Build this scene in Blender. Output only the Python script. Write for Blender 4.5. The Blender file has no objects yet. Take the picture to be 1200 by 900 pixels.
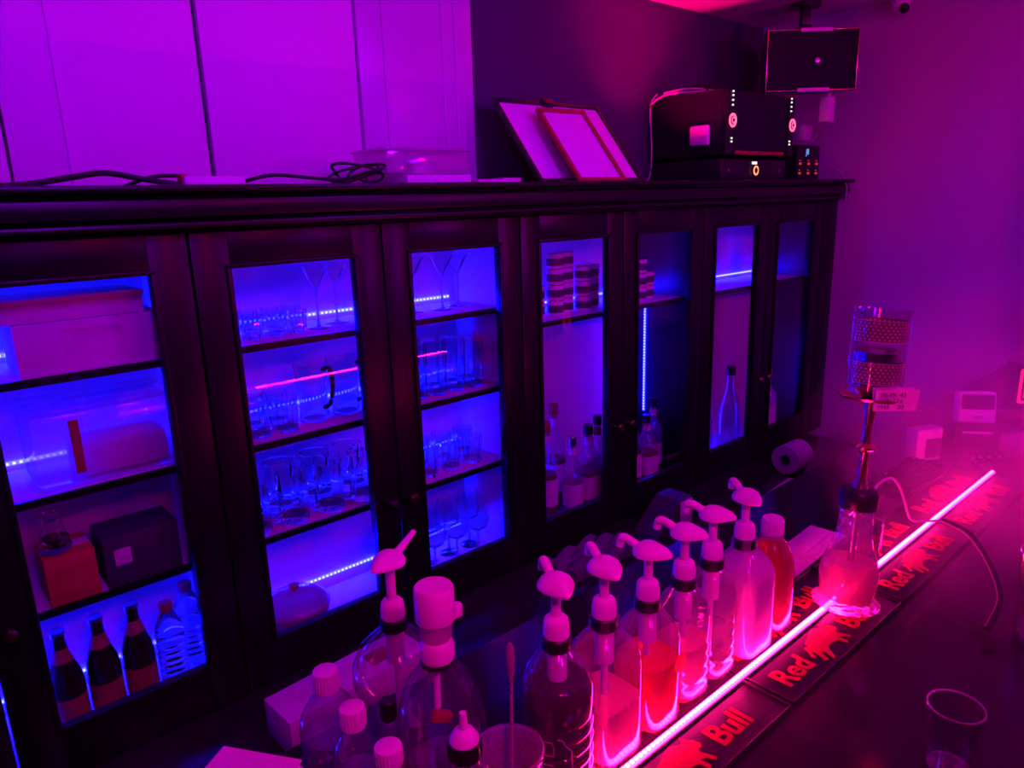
import bpy, bmesh, math, random
from mathutils import Vector, Matrix
random.seed(7)
PI = math.pi
C = bpy.context.scene.collection
SC = bpy.context.scene

# ------------------------------------------------------------------ materials
def new_mat(name):
    m = bpy.data.materials.new(name); m.use_nodes = True
    nt = m.node_tree; nt.nodes.clear()
    out = nt.nodes.new('ShaderNodeOutputMaterial')
    return m, nt, out

def mat(name, col, rough=.5, metal=0., noise=0., nscale=20., spec=.5, bump=0., bscale=60., coat=0., trans=0., ior=1.45):
    m, nt, out = new_mat(name)
    b = nt.nodes.new('ShaderNodeBsdfPrincipled')
    b.inputs['Base Color'].default_value = (*col, 1)
    b.inputs['Roughness'].default_value = rough
    b.inputs['Metallic'].default_value = metal
    b.inputs['Specular IOR Level'].default_value = spec
    b.inputs['Coat Weight'].default_value = coat
    b.inputs['Transmission Weight'].default_value = trans
    b.inputs['IOR'].default_value = ior
    if noise or bump:
        tc = nt.nodes.new('ShaderNodeTexCoord')
    if noise:
        n = nt.nodes.new('ShaderNodeTexNoise'); n.inputs['Scale'].default_value = nscale; n.inputs['Detail'].default_value = 5
        r = nt.nodes.new('ShaderNodeValToRGB')
        r.color_ramp.elements[0].position = .3; r.color_ramp.elements[1].position = .7
        r.color_ramp.elements[0].color = (*[c * (1 - noise) for c in col], 1)
        r.color_ramp.elements[1].color = (*[min(1, c * (1 + noise)) for c in col], 1)
        nt.links.new(tc.outputs['Object'], n.inputs['Vector']); nt.links.new(n.outputs['Fac'], r.inputs['Fac'])
        nt.links.new(r.outputs['Color'], b.inputs['Base Color'])
    if bump:
        n = nt.nodes.new('ShaderNodeTexNoise'); n.inputs['Scale'].default_value = bscale; n.inputs['Detail'].default_value = 3
        bp = nt.nodes.new('ShaderNodeBump'); bp.inputs['Strength'].default_value = bump; bp.inputs['Distance'].default_value = .01
        nt.links.new(tc.outputs['Object'], n.inputs['Vector']); nt.links.new(n.outputs['Fac'], bp.inputs['Height'])
        nt.links.new(bp.outputs['Normal'], b.inputs['Normal'])
    nt.links.new(b.outputs[0], out.inputs['Surface'])
    return m

def wood(name, col, rough=.28):
    m, nt, out = new_mat(name)
    b = nt.nodes.new('ShaderNodeBsdfPrincipled'); b.inputs['Roughness'].default_value = rough; b.inputs['Specular IOR Level'].default_value = .22
    tc = nt.nodes.new('ShaderNodeTexCoord'); mp = nt.nodes.new('ShaderNodeMapping'); mp.inputs['Scale'].default_value = (40, 40, 3)
    n = nt.nodes.new('ShaderNodeTexNoise'); n.inputs['Scale'].default_value = 3; n.inputs['Detail'].default_value = 6
    r = nt.nodes.new('ShaderNodeValToRGB')
    r.color_ramp.elements[0].color = (*[c * .6 for c in col], 1); r.color_ramp.elements[1].color = (*[c * 1.3 for c in col], 1)
    bp = nt.nodes.new('ShaderNodeBump'); bp.inputs['Strength'].default_value = .06; bp.inputs['Distance'].default_value = .01
    L = nt.links.new
    L(tc.outputs['Object'], mp.inputs['Vector']); L(mp.outputs[0], n.inputs['Vector']); L(n.outputs['Fac'], r.inputs['Fac'])
    L(r.outputs['Color'], b.inputs['Base Color']); L(n.outputs['Fac'], bp.inputs['Height']); L(bp.outputs[0], b.inputs['Normal'])
    L(b.outputs[0], out.inputs['Surface'])
    return m

def emit(name, col, strength):
    m, nt, out = new_mat(name)
    e = nt.nodes.new('ShaderNodeEmission'); e.inputs['Color'].default_value = (*col, 1); e.inputs['Strength'].default_value = strength
    nt.links.new(e.outputs[0], out.inputs['Surface'])
    return m

def thin(name, tint=(1, 1, 1), base=.04, edge=.6, rough=.03, diffuse=0., dcol=(1, 1, 1), bump=0., bscale=40.):
    """clear plastic or glass wall: see-through, glossy towards grazing angles, with a little milkiness"""
    m, nt, out = new_mat(name)
    N, L = nt.nodes.new, nt.links.new
    t = N('ShaderNodeBsdfTransparent'); t.inputs[0].default_value = (*tint, 1)
    g = N('ShaderNodeBsdfGlossy'); g.inputs['Roughness'].default_value = rough
    lw = N('ShaderNodeLayerWeight'); lw.inputs['Blend'].default_value = .35
    mr = N('ShaderNodeMapRange'); mr.inputs['To Min'].default_value = base; mr.inputs['To Max'].default_value = edge
    L(lw.outputs['Facing'], mr.inputs['Value'])
    mx = N('ShaderNodeMixShader'); L(mr.outputs[0], mx.inputs[0])
    src = t
    if diffuse:
        d = N('ShaderNodeBsdfDiffuse'); d.inputs[0].default_value = (*dcol, 1)
        tl = N('ShaderNodeBsdfTranslucent'); tl.inputs[0].default_value = (*dcol, 1)
        md = N('ShaderNodeMixShader'); md.inputs[0].default_value = .5; L(d.outputs[0], md.inputs[1]); L(tl.outputs[0], md.inputs[2])
        m2 = N('ShaderNodeMixShader'); m2.inputs[0].default_value = diffuse; L(t.outputs[0], m2.inputs[1]); L(md.outputs[0], m2.inputs[2])
        src = m2
    L(src.outputs[0], mx.inputs[1]); L(g.outputs[0], mx.inputs[2])
    if bump:
        tc = N('ShaderNodeTexCoord'); n = N('ShaderNodeTexVoronoi'); n.inputs['Scale'].default_value = bscale
        bp = N('ShaderNodeBump'); bp.inputs['Strength'].default_value = bump; bp.inputs['Distance'].default_value = .01
        L(tc.outputs['Object'], n.inputs['Vector']); L(n.outputs['Distance'], bp.inputs['Height'])
        L(bp.outputs[0], g.inputs['Normal'])
    L(mx.outputs[0], out.inputs['Surface'])
    return m

def pane_mat():
    m, nt, out = new_mat('cabinet_glass')
    N, L = nt.nodes.new, nt.links.new
    t = N('ShaderNodeBsdfTransparent'); t.inputs[0].default_value = (.94, .95, .96, 1)
    g = N('ShaderNodeBsdfGlossy'); g.inputs['Roughness'].default_value = .015
    lw = N('ShaderNodeLayerWeight'); lw.inputs['Blend'].default_value = .5
    pw = N('ShaderNodeMath'); pw.operation = 'POWER'; pw.inputs[1].default_value = 5; L(lw.outputs['Facing'], pw.inputs[0])
    f = N('ShaderNodeMath'); f.operation = 'MULTIPLY_ADD'; f.inputs[1].default_value = .95; f.inputs[2].default_value = .045; L(pw.outputs[0], f.inputs[0])
    mx = N('ShaderNodeMixShader'); L(f.outputs[0], mx.inputs[0]); L(t.outputs[0], mx.inputs[1]); L(g.outputs[0], mx.inputs[2])
    L(mx.outputs[0], out.inputs['Surface'])
    return m

M = dict(
    dark=wood('dark_stained_wood', (.008, .006, .008), .32),
    lining=mat('white_melamine', (.78, .78, .80), .45, noise=.03, nscale=8),
    shelf=mat('white_shelf', (.75, .75, .78), .4),
    pane=pane_mat(),
    glass=mat('drinking_glass', (.97, .98, 1), .0, trans=1, ior=1.45),
    thinglass=thin('thin_clear_glass', (.97, .97, .98), .05, .75, .02),
    pet=thin('clear_pet', (.97, .96, .96), .05, .5, .05, .10, (.95, .9, .9)),
    petclear=thin('clear_round_pet', (.97, .96, .97), .05, .6, .04, .05, (.9, .85, .9)),
    petmilk=thin('milky_pet', (.95, .93, .93), .05, .4, .1, .35, (.95, .92, .92)),
    chimney=thin('chimney_glass', (.97, .95, .95), .03, .4, .03),
    vase_liq=thin('cloudy_pink_water', (.9, .4, .5), .03, .2, .1, .88, (.8, .35, .42), bump=.5, bscale=90),
    satin=mat('satin_metal', (.42, .38, .38), .35, metal=.4),
    crystal=thin('patterned_glass', (.97, .95, .95), .06, .7, .05, .26, (.95, .9, .9), bump=.3, bscale=70),
    white=mat('white_plastic', (.82, .8, .8), .38, noise=.03, nscale=15),
    paper=mat('white_paper', (.85, .84, .83), .8, noise=.04, nscale=30),
    card=mat('white_cardboard', (.75, .73, .72), .75, noise=.05, nscale=12),
    black=mat('black_plastic', (.012, .012, .014), .35, noise=.2, nscale=30),
    rubber=mat('black_rubber', (.018, .016, .018), .55, bump=.15, bscale=300),
    redink=mat('red_print', (.5, .014, .016), .5, noise=.1, nscale=60),
    bartop=mat('black_bar_top', (.02, .016, .02), .16, noise=.3, nscale=6, bump=.02, bscale=20),
    steel=mat('brushed_steel', (.65, .63, .62), .25, metal=1, noise=.1, nscale=80),
    band=mat('dull_red_metal', (.30, .10, .10), .45, metal=.5),
    stud=mat('bright_stud', (.85, .8, .8), .4),
    brass=mat('copper_metal', (.75, .42, .3), .25, metal=1, noise=.1, nscale=50),
    redbox=mat('red_card', (.55, .04, .05), .6, noise=.1, nscale=20),
    darkbox=mat('dark_card', (.05, .04, .06), .6, noise=.2, nscale=20),
    dimcloth=mat('dark_grey_cloth', (.12, .11, .15), .85, noise=.2, nscale=30),
    label=mat('pale_label', (.7, .66, .62), .6, noise=.15, nscale=60),
    redlabel=mat('red_label', (.35, .04, .04), .6, noise=.2, nscale=50),
    orangelabel=mat('orange_label', (.85, .25, .03), .55, noise=.3, nscale=60),
    brownglass=mat('brown_bottle_glass', (.02, .008, .006), .08, noise=.2, nscale=20),
    liq_dark=mat('dark_syrup', (.02, .008, .01), .12),
    liq_milk=mat('milky_syrup', (.85, .72, .75), .4),
    liq_orange=thin('orange_liquid', (.95, .25, .08), .03, .2, .1, .65, (.95, .12, .03)),
    liq_pink=thin('pink_liquid', (.97, .6, .7), .03, .2, .1, .6, (.95, .55, .6)),
    liq_clear=thin('clear_liquid', (.93, .92, .95), .03, .3, .04, .14, (.9, .85, .9)),
    liq_amber=thin('amber_tea', (.75, .12, .04), .03, .3, .08, .5, (.7, .09, .03)),
    liq_liquor=thin('amber_liquor', (.5, .12, .04), .03, .3, .08, .6, (.35, .07, .03)),
    wall=mat('dark_painted_wall', (.07, .056, .10), .8, spec=.15, noise=.08, nscale=3, bump=.05, bscale=90),
    sidewall=mat('painted_side_wall', (.6, .55, .6), .7, noise=.04, nscale=2, bump=.05, bscale=90),
    panel=mat('white_wall_panel', (.8, .77, .8), .5, noise=.03, nscale=1.5),
    sheet=mat('grey_plastic_sheet', (.62, .6, .68), .3, noise=.06, nscale=4, bump=.15, bscale=5),
    ceiling=mat('white_ceiling', (.8, .76, .76), .8, noise=.03, nscale=4),
    floor=mat('dark_floor', (.03, .028, .03), .5, noise=.3, nscale=5),
    speaker=mat('speaker_grille', (.016, .015, .026), .7, spec=.2, bump=.3, bscale=500),
    cable=mat('black_cable', (.015, .015, .017), .45),
    greycable=mat('grey_cable', (.4, .38, .42), .5),
    ink=mat('dark_ink', (.05, .03, .06), .7),
    bluepcb=emit('blue_led_glow', (.0003, .0003, 1), 950),
    bluesoft=emit('soft_blue_led_glow', (.0004, .0004, 1), 480),
    bluechip=emit('blue_led_chip', (.012, .012, 1), 100),
    pinkpcb=emit('pink_led_glow', (1, .002, .17), 200),
    pinkchip=emit('pink_led_chip', (1, .012, .25), 120),
    knoblight=emit('magenta_ring_light', (1, .08, .22), 2.4),
    orangelight=emit('orange_ring_light', (1, .25, .1), 2.2),
    whitelight=emit('white_indicator', (.8, .8, .75), 1.6),
    bluelight=emit('blue_display_digit', (.15, .35, 1), 1.1),
    redlight=emit('red_display_icon', (1, .06, .06), .5),
    redneon=emit('red_neon', (1, .01, .06), 1.6),
)

# ------------------------------------------------------------------ mesh building
class MB:
    def __init__(s): s.bm = bmesh.new(); s.mats = []
    def _mi(s, m):
        if m is None: return 0
        if m not in s.mats: s.mats.append(m)
        return s.mats.index(m)
    def box(s, c, d, bevel=0., m=None, rot=None, seg=2):
        mx = Matrix.Translation(c) @ (rot.to_4x4() if rot else Matrix()) @ Matrix.Diagonal((*d, 1))
        r = bmesh.ops.create_cube(s.bm, size=1, matrix=mx); vs = r['verts']
        fs = list({f for v in vs for f in v.link_faces})
        if bevel:
            es = list({e for v in vs for e in v.link_edges})
            o = bmesh.ops.bevel(s.bm, geom=es, offset=bevel, segments=seg, affect='EDGES', profile=.5)
            fs = list({f for f in o['faces']} | {f for f in fs if f.is_valid})
        i = s._mi(m)
        for f in fs:
            f.material_index = i
        return s
    def lathe(s, prof, c=(0, 0, 0), n=24, sq=2., m=None, rot=None, cap=True, sx=1., sy=1.):
        """rings of (radius, z); sq > 2 squares the section"""
        c = Vector(c); i = s._mi(m); rings = []
        for r, z in prof:
            ring = []
            for k in range(n):
                a = 2 * PI * (k + .5) / n
                ca, sa = math.cos(a), math.sin(a)
                q = r / (abs(ca) ** sq + abs(sa) ** sq) ** (1 / sq)
                p = Vector((q * ca * sx, q * sa * sy, z))
                if rot: p = rot @ p
                ring.append(s.bm.verts.new(c + p))
            rings.append(ring)
        for a, b in zip(rings, rings[1:]):
            for k in range(n):
                f = s.bm.faces.new((a[k], a[(k + 1) % n], b[(k + 1) % n], b[k])); f.smooth = True; f.material_index = i
        if cap:
            if prof[0][0] > 1e-6:
                f = s.bm.faces.new(list(reversed(rings[0]))); f.material_index = i
            if prof[-1][0] > 1e-6:
                f = s.bm.faces.new(rings[-1]); f.material_index = i
        return s
    def tube(s, pts, r, n=8, m=None, rads=None, flat=1.):
        i = s._mi(m); pts = [Vector(p) for p in pts]; rings = []
        up = Vector((0, 0, 1))
        for k, p in enumerate(pts):
            d = (pts[min(k + 1, len(pts) - 1)] - pts[max(k - 1, 0)]).normalized()
            ref = up if abs(d.dot(up)) < .95 else Vector((1, 0, 0))
            u = d.cross(ref).normalized(); v = u.cross(d).normalized()
            rr = rads[k] if rads else r
            rings.append([s.bm.verts.new(p + u * math.cos(2 * PI * j / n) * rr + v * math.sin(2 * PI * j / n) * rr * flat) for j in range(n)])
        for a, b in zip(rings, rings[1:]):
            for k in range(n):
                f = s.bm.faces.new((a[k], a[(k + 1) % n], b[(k + 1) % n], b[k])); f.smooth = True; f.material_index = i
        s.bm.faces.new(list(reversed(rings[0]))).material_index = i; s.bm.faces.new(rings[-1]).material_index = i
        return s
    def prism(s, poly, h, mx=None, m=None):
        """outline in local xy pushed up by h"""
        i = s._mi(m); mx = mx or Matrix()
        a = [s.bm.verts.new(mx @ Vector((x, y, 0))) for x, y in poly]
        b = [s.bm.verts.new(mx @ Vector((x, y, h))) for x, y in poly]
        n = len(a)
        s.bm.faces.new(list(reversed(a))).material_index = i; s.bm.faces.new(b).material_index = i
        for k in range(n): s.bm.faces.new((a[k], a[(k + 1) % n], b[(k + 1) % n], b[k])).material_index = i
        return s
    def build(s, name, m=None, parent=None, loc=(0, 0, 0), rotz=0., smooth=False, label=None):
        if m is not None and not s.mats: s.mats = [m]
        bmesh.ops.recalc_face_normals(s.bm, faces=s.bm.faces[:])
        me = bpy.data.meshes.new(name); s.bm.to_mesh(me); s.bm.free()
        for x in s.mats: me.materials.append(x)
        if smooth: me.shade_smooth()
        me.set_sharp_from_angle(angle=math.radians(38))
        o = bpy.data.objects.new(name, me); C.objects.link(o)
        if parent: o.parent = parent
        o.location = loc; o.rotation_euler = (0, 0, rotz)
        if label: o['label'] = label
        return o

def bez(pts, n=8):
    """smooth curve through points (Catmull-Rom)"""
    P = [Vector(p) for p in pts]; out = []
    for k in range(len(P) - 1):
        a, b, c, d = P[max(k - 1, 0)], P[k], P[k + 1], P[min(k + 2, len(P) - 1)]
        for j in range(n):
            t = j / n
            out.append(.5 * ((2 * b) + (c - a) * t + (2 * a - 5 * b + 4 * c - d) * t * t + (3 * b - a - 3 * c + d) * t ** 3))
    out.append(P[-1]); return out

def tag(o, label, cat, group=None, kind=None):
    o['label'] = label; o['category'] = cat
    if group: o['group'] = group
    if kind: o['kind'] = kind
    return o

def thing(name, label, cat, loc=(0, 0, 0), rotz=0., group=None):
    o = bpy.data.objects.new(name, None); C.objects.link(o); o.empty_display_size = .05
    o.location = loc; o.rotation_euler = (0, 0, rotz)
    return tag(o, label, cat, group)

def struct(o):
    o['kind'] = 'structure'; return o

def copy_tree(o, parent=None):
    c = o.copy(); C.objects.link(c); c.parent = parent
    for ch in [x for x in SC.objects if x.parent == o]: copy_tree(ch, c)
    return c

def dup(o, loc, rotz, label, group=None, scale=None):
    c = copy_tree(o); c.location = loc; c.rotation_euler = (0, 0, rotz); c['label'] = label
    if group: c['group'] = group
    if scale: c.scale = scale
    return c

def text_mesh(name, s, size, m, parent, loc, rot, extrude=.0006, align='LEFT', bold=0.):
    cu = bpy.data.curves.new(name, 'FONT'); cu.body = s; cu.size = size; cu.extrude = extrude; cu.align_x = align; cu.offset = bold
    cu.resolution_u = 3
    t = bpy.data.objects.new(name, cu); C.objects.link(t)
    dg = bpy.context.evaluated_depsgraph_get()
    me = bpy.data.meshes.new_from_object(t.evaluated_get(dg)); me.name = name
    bpy.data.objects.remove(t); bpy.data.curves.remove(cu)
    me.materials.clear(); me.materials.append(m)
    o = bpy.data.objects.new(name, me); C.objects.link(o); o.parent = parent; o.location = loc; o.rotation_euler = rot
    return o

ORD = ['first', 'second', 'third', 'fourth', 'fifth', 'sixth', 'seventh', 'eighth', 'ninth', 'tenth', 'eleventh', 'twelfth']

# ------------------------------------------------------------------ the room
FRONT, BACK, SIDE, CEIL = 1.55, 1.97, 3.36, 2.47
struct(MB().box((1.2, .2, -.02), (6, 6, .04)).build('floor', M['floor']))
struct(MB().box((1.2, .2, CEIL + .02), (6, 6, .04)).build('ceiling', M['ceiling']))
struct(MB().box((.7, BACK + .05, 1.235), (5.4, .1, 2.47)).build('wall_back', M['wall']))
struct(MB().box((SIDE + .05, -.3, 1.235), (.1, 4.7, 2.47)).build('wall_right', M['sidewall']))
struct(MB().box((-1.75, -.3, 1.235), (.1, 4.7, 2.47)).build('wall_left', M['wall']))
struct(MB().box((.8, -2.75, 1.235), (5.2, .1, 2.47)).build('wall_front', M['wall']))
# boards fixed to the wall above the cabinets
w = MB()
for x0, x1 in ((-1.2, .272), (.278, .705), (.717, 1.150)):
    w.box(((x0 + x1) / 2, BACK - .012, 2.10), (x1 - x0, .024, .735), .003)
struct(w.build('wall_back_panel', M['panel']))
w = MB().box((1.36, BACK - .020, 2.10), (.414, .030, .735), .004)
for x in (1.24, 1.45, 1.50): w.box((x, BACK - .036, 2.06), (.012, .006, .62), .002)
struct(w.build('wall_back_sheet', M['sheet']))
struct(MB().box((.392, BACK - .026, 2.1), (.008, .006, .735), .002).build('trim_1', M['panel']))
w = MB().box((SIDE - .03, .66, 1.235), (.06, .11, 2.47), .006)
struct(w.build('trim_2', M['sidewall']))

# ------------------------------------------------------------------ back counter under the cabinets
t = thing('back_counter', 'low dark back counter running under the glass door cabinets', 'counter', (1.4, 1.575, 0))
MB().box((0, -.0, .29), (3.62, .71, .575), .004).build('counter_body', M['dark'], t)
MB().box((.0, -.012, .5875), (3.66, .735, .023), .006).build('counter_top', M['bartop'], t)

# ------------------------------------------------------------------ cabinets
CW, PITCH = .905, .4525
SHELF_Z = {0: (1.42, 1.185, .95), 1: (1.42, 1.185, .95), 2: (1.352,), 3: (1.35,)}
CAB_X = [-.409, .496, 1.401, 2.306]
CAB_LABEL = ['dark wood cabinet holding white boxes and brown beer bottles',
             'dark wood cabinet of drinking glasses with bright blue shelves',
             'dark wood cabinet of liquor bottles with stacked tins on its top shelf',
             'dark wood cabinet with sparse bottles beside the side wall']
Z0, Z1 = .60, 1.68
def led(name, parent, p0, p1, n, chipsize, width, pcb, chip, up):
    """a strip of lamps from p0 to p1 with its chips on the face towards up"""
    p0, p1, up = Vector(p0), Vector(p1), Vector(up)
    d = (p1 - p0); L = d.length; d.normalize(); side = d.cross(up).normalized()
    rot = Matrix((d, side, up)).transposed()
    s = MB().box((p0 + p1) / 2, (L, width, .002), 0, rot=rot).build(name, pcb, parent)
    b = MB()
    for k in range(n):
        q = p0.lerp(p1, (k + .5) / n) + up * .0022
        b.box(q, (chipsize, chipsize, .0024), 0, rot=rot)
    b.build('led_chip', chip, s)
    return s

def cabinet(i):
    x0 = CAB_X[i]; t = thing('display_cabinet', CAB_LABEL[i], 'cabinet', (x0 + CW / 2, FRONT, Z0), 0, 'glass door cabinets along the back wall')
    H = Z1 - Z0; hw = CW / 2
    b = MB()
    b.box((-hw + .009, .215, H / 2), (.018, .37, H), 0, M['dark']).box((hw - .009, .215, H / 2), (.018, .37, H), 0, M['dark'])
    b.box((0, .215, .009), (CW - .036, .37, .018), 0, M['dark']).box((0, .215, H - .01), (CW - .036, .37, .02), 0, M['dark'])
    b.box((0, .345, H / 2), (CW - .036, .11, H - .038), 0, M['dark'])
    b.build('cabinet_body', None, t)
    l = MB(); li = M['lining']
    l.box((0, .288, H / 2), (CW - .04, .004, H - .04), 0, li)
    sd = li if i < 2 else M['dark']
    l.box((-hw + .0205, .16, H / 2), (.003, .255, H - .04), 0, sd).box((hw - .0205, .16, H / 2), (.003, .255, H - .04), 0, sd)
    l.box((0, .16, .0205), (CW - .044, .255, .003), 0, li)
    l.box((0, .16, H - .022), (CW - .044, .255, .003), 0, li)
    l.build('cabinet_lining', None, t)
    for z in SHELF_Z[i]:
        s = MB().box((0, .17, z - Z0 - .007), (CW - .046, .228, .014), .001, M['shelf'])
        s.box((0, .053, z - Z0 - .007), (CW - .046, .006, .016), 0, M['dark'])
        s.build('shelf', None, t)
    blue = M['bluepcb' if i < 2 else 'bluesoft'], M['bluechip']
    yb = .2835
    rows = [z - Z0 + .016 for z in SHELF_Z[i]] + ([.062] if i < 2 else [])
    if i == 1: rows = [.837, .602, .366, .062]
    if i == 0: rows = [.837, .602, .062]
    if i == 2: rows = [.77]
    for z in rows:
        xa, xb = -hw + .06, hw - .05
        if i == 3: xa, xb = .02, hw - .08
        n = int((xb - xa) / .0125)
        led('led_strip', t, (xa, yb, z), (xb, yb, z), n, .0055, .009, *blue, (0, -1, 0))
    if i == 2:
        led('led_strip', t, (hw - .0235, .245, .27), (hw - .0235, .245, .72), 38, .0055, .009, *blue, (-1, 0, 0))
        led('led_strip', t, (-hw + .035, yb, .03), (-hw + .035, yb, .45), 34, .0055, .009, *blue, (0, -1, 0))
    if i == 3:
        led('led_strip', t, (-hw + .33, yb, .05), (-hw + .33, yb, .35), 24, .0055, .009, *blue, (0, -1, 0))
    for k, sx in enumerate((-1, 1)):
        cx = sx * PITCH / 2; fw = PITCH - .004; inner = .290 if i < 2 else .295
        st = (fw - inner) / 2
        f = MB()
        for q in (-1, 1):
            f.box((cx + q * (fw / 2 - st / 2), .010, H / 2), (st, .022, H - .004), .003)
        f.box((cx, .010, .06), (inner + .002, .022, .116), .003); f.box((cx, .010, H - .041), (inner + .002, .022, .078), .003)
        for q in (-1, 1):   # raised bead round the glass
            f.box((cx + q * (inner / 2 + .006), -.003, .5595), (.010, .008, .895), .002)
        f.box((cx, -.003, .115), (inner + .022, .008, .010), .002); f.box((cx, -.003, 1.004), (inner + .022, .008, .010), .002)
        d = f.build('door', M['dark'], t)
        MB().box((cx, .012, .559), (inner + .006, .004, .886)).build('door_pane', M['pane'], d)
        MB().lathe([(.005, 0), (.005, .012), (.011, .016), (.013, .022), (.010, .028), (.0, .030)], (cx - sx * (fw / 2 - .03), -.001, .36),
                   16, rot=Matrix.Rotation(PI / 2, 3, 'X')).build('knob', M['brass'], d)
    return t
for i in range(4): cabinet(i)

# filler stile + cornice that runs along the top of all cabinets
t = thing('cornice', 'long dark moulded cornice topping the row of glass door cabinets', 'cornice', (1.43, FRONT, 1.68))
w = MB()
w.box((0, .20, .047), (3.84, .42, .034), .003); w.box((0, -.028, .0455), (3.84, .05, .037), .006)
w.box((0, .19, .076), (3.85, .45, .024), .005); w.box((0, -.045, .082), (3.85, .05, .014), .005)
w.box((0, -.022, .013), (3.84, .05, .014), .006); w.box((0, .17, .013), (3.84, .36, .026), .0)
w.build('moulding', M['dark'], t)
t = thing('filler_panel', 'narrow dark filler board closing the gap between cabinets and side wall', 'panel', (3.284, FRONT, .6))
MB().box((0, .19, .54), (.142, .38, 1.079), .003).build('board', M['dark'], t)

# ------------------------------------------------------------------ the bar
BAR = 1.05
t = thing('bar_counter', 'long black glossy bar counter carrying bottles and rubber mats', 'bar counter', (1.2, .22, 0))
MB().box((0, -.06, BAR - .02), (4.2, 1.26, .04), .006).build('bar_top', M['bartop'], t)
MB().box((0, .22, .505), (4.1, .36, 1.01), .004).build('bar_base', M['dark'], t)

BULL = [(-.50, .02), (-.44, .12), (-.36, .10), (-.30, .17), (-.16, .20), (-.02, .25), (.12, .27), (.24, .22), (.32, .20), (.37, .28), (.41, .20),
        (.47, .15), (.50, .06), (.46, .01), (.40, .02), (.36, -.03), (.40, -.10), (.45, -.20), (.40, -.22), (.33, -.12), (.25, -.10), (.28, -.22),
        (.22, -.25), (.17, -.12), (.02, -.09), (-.12, -.10), (-.20, -.16), (-.30, -.28), (-.36, -.27), (-.29, -.13), (-.36, -.10), (-.44, -.24), (-.50, -.22), (-.42, -.04),
        (-.46, .0), (-.54, -.10), (-.58, -.06)]
def bar_mat(x0, x1, label):
    t = thing('bar_mat', label, 'bar mat', ((x0 + x1) / 2, .466, BAR), 0, 'rubber mats laid along the bar')
    L = x1 - x0 - .004
    b = MB().box((0, 0, .002), (L, .158, .004), .001)
    for y in (-.078, .078, -.006, .006): b.box((0, y, .0055), (L, .003, .003), .001)
    for x in (-L / 2 + .002, L / 2 - .002): b.box((x, 0, .0055), (.003, .158, .003), .001)
    b.build('rubber_base', M['rubber'], t)
    for yc in (-.041, .041):
        text_mesh('lettering', 'Red', .048, M['redink'], t, (.018 - L / 2 + .01, yc - .017, .0046), (0, 0, 0), .0008, bold=.0012)
        text_mesh('lettering', 'Bull', .048, M['redink'], t, (.220 - L / 2 + .01, yc - .017, .0046), (0, 0, 0), .0008, bold=.0012)
        MB().prism([(x * .092, y * .105) for x, y in BULL], .0016, Matrix.Translation((.168 - L / 2, yc, .004))).build('emblem', M['redink'], t)
bar_mat(.455, .82, 'black rubber bar mat with red lettering under the row of pump bottles')
bar_mat(.82, 1.185, 'black rubber bar mat with red lettering under the water pipe')
bar_mat(1.185, 1.55, 'black rubber bar mat where the pale cord crosses the red lettering')
bar_mat(1.55, 1.915, 'black rubber bar mat at the far end of the pink light strip')

t = thing('light_strip', 'glowing pink lamp strip lying along the middle of the bar mats', 'light strip', (1.05, .466, BAR + .0052))
led('strip_band', t, (-.57, 0, .003), (.875, 0, .003), 180, .0042, .008, M['pinkpcb'], M['pinkchip'], (0, 0, 1))
MB().box((.1525, 0, .0008), (1.455, .011, .0016)).build('strip_backing', M['white'], t)

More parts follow.
